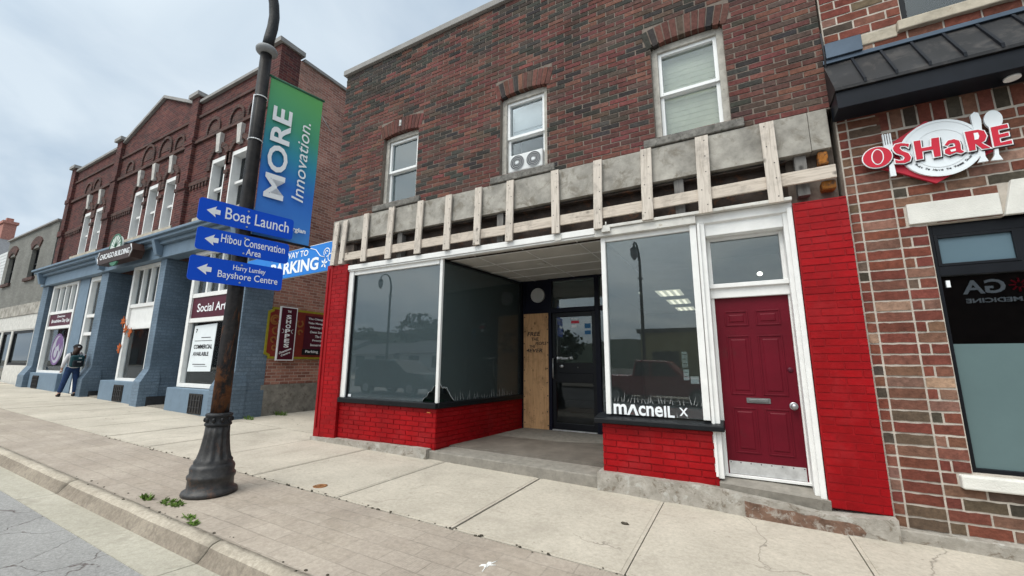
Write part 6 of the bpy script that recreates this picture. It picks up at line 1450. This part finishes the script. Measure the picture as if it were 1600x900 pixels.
q = MB(); q.box(0.10, 0.31, -0.165, 0.195, 1.02, 1.44); lm(q).build('pack', 'pack_teal', bp, bevel=0.07)
q = MB(); q.box(0.27, 0.36, -0.12, 0.15, 1.05, 1.26); lm(q).build('front_pocket', 'pack_dark', bp, bevel=0.04)
q = MB(); q.box(0.312, 0.318, 0.02, 0.10, 1.33, 1.35); q.box(0.361, 0.365, -0.02, 0.08, 1.20, 1.215); lm(q).build('logo_patch', 'sign_white', bp)
q = MB()
for s_ in (-0.12, 0.15): q.tube([(0.12, s_, 1.40), (0.0, s_, 1.53), (-0.135, s_, 1.42), (-0.13, s_, 1.2), (0.05, s_*1.2, 1.06)], 0.022, 8)
q.tube([(0.2, -0.03, 1.43), (0.2, 0.015, 1.50), (0.2, 0.06, 1.43)], 0.012, 6); lm(q).build('strap', 'pack_dark', bp)

# ------------------------------------------------------------------ across the street (what the shop windows mirror)
for o, (x, y, lab) in zip(far_lamps, ((-21.9, -15.9, 'black street lamp across the street mirrored in the left shop window'), (-4.15, -15.9, 'black street lamp across the street mirrored in the right shop window'))):
    o['label'] = lab; o.location = (x, y, g(x)); o.rotation_euler.z = R(-82) if x < -10 else R(180)
def car(name, label, x, y, zg, Lc, paint, pts, glasspts, wheels, rot=0):
    t = thing(name, label, 'car' if name == 'parked_car' else 'pickup truck', (x, y, zg)); hw = 0.9
    q = MB(); q.prism(pts, lambda p: (x+p[0], y-hw, zg+p[1]), lambda p: (x+p[0], y+hw, zg+p[1])); q.build('body', paint, t, fixn=True, bevel=0.04)
    q = MB()
    for gp in glasspts:
        q.prism(gp, lambda p: (x+p[0], y+hw+0.012, zg+p[1]), lambda p: (x+p[0], y+hw-0.02, zg+p[1])); q.prism(gp, lambda p: (x+p[0], y-hw-0.012, zg+p[1]), lambda p: (x+p[0], y-hw+0.02, zg+p[1]))
    q.build('side_window', 'black_aluminium', t, fixn=True)
    for wx in wheels:
        for s_ in (-1, 1):
            q = MB(); yy = y+s_*(hw-0.08); n = 20
            q.prism([(0.34*math.cos(2*PI*k/n), 0.34+0.34*math.sin(2*PI*k/n)) for k in range(n)], lambda p: (x+wx+p[0], yy-.12, zg+p[1]), lambda p: (x+wx+p[0], yy+.12, zg+p[1])); wo = q.build('wheel', 'tyre', t, fixn=True)
            q = MB(); q.prism([(0.2*math.cos(2*PI*k/n), 0.34+0.2*math.sin(2*PI*k/n)) for k in range(n)], lambda p: (x+wx+p[0], yy-.13, zg+p[1]), lambda p: (x+wx+p[0], yy+.13, zg+p[1])); q.build('rim', 'steel_grey', wo, fixn=True)
    for s_ in (-1, 1):
        q = MB(); q.ball((x+pts[1][0]-0.06, y+s_*0.68, zg+0.78), 0.07, 0.14, 0.09, 10); q.build('headlight', 'ring_grey', t)
    return t
tr_pts = [(-2.6, 0.35), (2.6, 0.35), (2.65, 0.7), (2.55, 1.05), (1.25, 1.15), (0.6, 1.85), (-0.8, 1.9), (-0.95, 1.2), (-2.65, 1.2)]
car('pickup_truck', 'red pickup truck parked across the street, mirrored in the right shop window', -3.3, -14.3, g(-3)-0.118, 5, 'car_red', tr_pts, [[(1.05, 1.2), (0.5, 1.75), (-0.1, 1.78), (-0.1, 1.2)], [(-0.2, 1.2), (-0.2, 1.78), (-0.75, 1.8), (-0.85, 1.2)]], (1.7, -1.7))
cr_pts = [(-2.2, 0.35), (2.2, 0.35), (2.25, 0.7), (2.1, 0.98), (1.1, 1.08), (0.35, 1.62), (-1.6, 1.66), (-2.2, 1.05)]
car('parked_car', 'dark grey car stopped in the far lane, mirrored in the left shop window', -14.5, -9.6, g(-14)-0.118, 4.4, 'car_dark', cr_pts, [[(0.9, 1.1), (0.3, 1.53), (-0.4, 1.56), (-0.4, 1.1)], [(-0.5, 1.1), (-0.5, 1.56), (-1.5, 1.58), (-1.9, 1.1)]], (1.4, -1.35))
yb = thing('yellow_building', 'low ochre commercial building across the street mirrored in shop window', 'building', (-1, -24, 0))
q = MB(); q.box(-5.5, 4, -30, -22, -0.3, 3.6); q.build('wall', 'yellow_wall', yb)
q = MB(); q.box(-5.7, 4.2, -30.2, -21.8, 3.6, 3.85); q.build('roof', 'roof_felt', yb)
q = MB()
for x in (-4, -1, 2): q.box(x-0.8, x+0.8, -22, -21.95, 0.9, 2.4)
q.build('window', 'black_aluminium', yb)
kb_ = thing('dark_building', 'dark brick building across the street with white studio lettering', 'building', (14, -24, 0))
q = MB(); q.box(4.3, 26, -30, -19.6, -0.5, 5.6); q.build('wall', 'dark_wall', kb_)
q = MB(); q.box(4.1, 26.2, -30.2, -19.4, 5.6, 5.8); q.build('coping', 'coping', kb_)
q = MB()
PK = lambda u, v, d: (11.0-u, -19.6+d, v)                 # faces our side: text runs towards -x
q.text('GA', PK, -0.0, 0, 0.01, 0.01) if False else None
q.text('GA', PK, 0.55, 4.75, 1.35, 0.62, 0.01, 0.04, bold=0.02); q.text('LE MEDICINE', PK, -0.35, 4.35, 2.2, 0.2, 0.01, 0.04, bold=0.02); q.text('Y', PK, -1.0, 4.75, 0.55, 0.62, 0.01, 0.04, bold=0.02)
q.build('lettering', 'sign_white', kb_)
q = MB()
for k in range(8): a = 2*PI*k/8; q.tube([PK(0.15+.1*math.cos(a), 5.06+.1*math.sin(a), .03), PK(0.15+.3*math.cos(a), 5.06+.3*math.sin(a), .03)], 0.035, 6)
q.build('flower_emblem', 'sign_red', kb_)
for i, (x, s_) in enumerate(((-50, 0.9), (-41, 0.8), (-32, 0.85))):
    h = thing('small_house', ['white house across the street farthest left in the window mirror', 'white house across the street between two others in the mirror', 'white house across the street nearest the dark car in the mirror'][i], 'house', (x, -36, 0.5), 'small white houses across the street')
    q = MB(); q.box(x-4, x+4, -40, -32, -0.3, 3.2*s_); q.build('wall', 'siding_white', h)
    q = MB(); q.prism([(-40.4, 3.2*s_), (-31.6, 3.2*s_), (-36, 5.2*s_)], lambda p: (x-4.3, p[0], p[1]), lambda p: (x+4.3, p[0], p[1])); q.build('roof', 'shingle', h, fixn=True)
    q = MB(); q.box(x-2.5, x-1, -32, -31.95, 1.0, 2.4); q.box(x+1, x+2.5, -32, -31.95, 1.0, 2.4); q.build('window', 'black_aluminium', h)
def tree(x, y, h, r, label):
    t = thing('tree', label, 'tree', (x, y, g(x)-0.3), 'trees across the street'); q = MB()
    q.tube([(x, y, -0.3), (x+0.1, y, h*0.3), (x, y+0.1, h*0.6)], [0.28, 0.2, 0.1], 8)
    for k in range(5): a = 2*PI*k/5; q.tube([(x, y, h*0.4), (x+r*.5*math.cos(a), y+r*.5*math.sin(a), h*0.65)], [0.1, 0.04], 6)
    q.build('trunk', 'bark', t); q = MB()
    for k in range(900):
        v = Vector((random.gauss(0, 1), random.gauss(0, 1), random.gauss(0, 1))).normalized()*random.uniform(0.45, 1.0)
        lump = 1+0.3*noise.noise(v*2.2+Vector((x, y, 0))); c = Vector((x+v.x*r*lump, y+v.y*r*lump, h*0.66+v.z*h*0.34*lump)); s_ = random.uniform(.15, .38)
        a, b = Vector((random.gauss(0, 1), random.gauss(0, 1), random.gauss(0, 1))).normalized()*s_, Vector((random.gauss(0, 1), random.gauss(0, 1), random.gauss(0, 1))).normalized()*s_
        i = len(q.v); q.v += [tuple(c-a), tuple(c+b), tuple(c+a), tuple(c-b)]; q.face([i, i+1, i+2, i+3])
    q.build('crown', 'tree_leaf', t)
for i, (x, y, h, r) in enumerate(((-62, -44, 8, 4.0), (-53, -42, 7, 3.4), (-42, -42, 9, 3.6), (-30, -44, 8, 3.4), (-20, -40, 6, 2.6))):
    tree(x, y, h, r, ['broad green tree farthest left across the street', 'second green tree from left across the street', 'tallest green tree across the street beside white house', 'green tree right of the white houses across the street', 'small green tree nearest the ochre building across the street'][i])
q = MB(); n = 40
for i in range(n+1):
    x = -260+i*9.0; h = 9+8*noise.noise(Vector((i*0.22, 0, 0)))+(8 if x < -120 else 0)
    q.v += [(x, -120, -1), (x, -150, max(4, h)), (x, -260, max(4, h)*1.15)]
for i in range(n):
    for k in range(2): a = i*3+k; q.face([a, a+3, a+4, a+1], 0, None, True)
struct(q.build('hills', 'hill_green'))
rw_ = thing('brick_row', 'long brick row of shops across the street mirrored in the blue shopfront', 'building', (-80, -26, 0))
q = MB(); q.box(-112, -52, -34, -20.5, -0.3, 8.5); q.build('wall', 'block_brick', rw_)
q = MB(); q.box(-112.2, -51.8, -34.2, -20.3, 8.5, 8.8); q.build('coping', 'coping', rw_)
for k in range(10):
    x = -109+k*6; q = MB(); q.box(x-2.2, x+2.2, -20.5, -20.42, 0.9, 3.4); q.build('shop_window', 'black_aluminium', rw_)
    q = MB(); q.box(x-0.6, x+0.6, -20.5, -20.42, 5.0, 7.0); q.build('upper_window', 'black_aluminium', rw_)
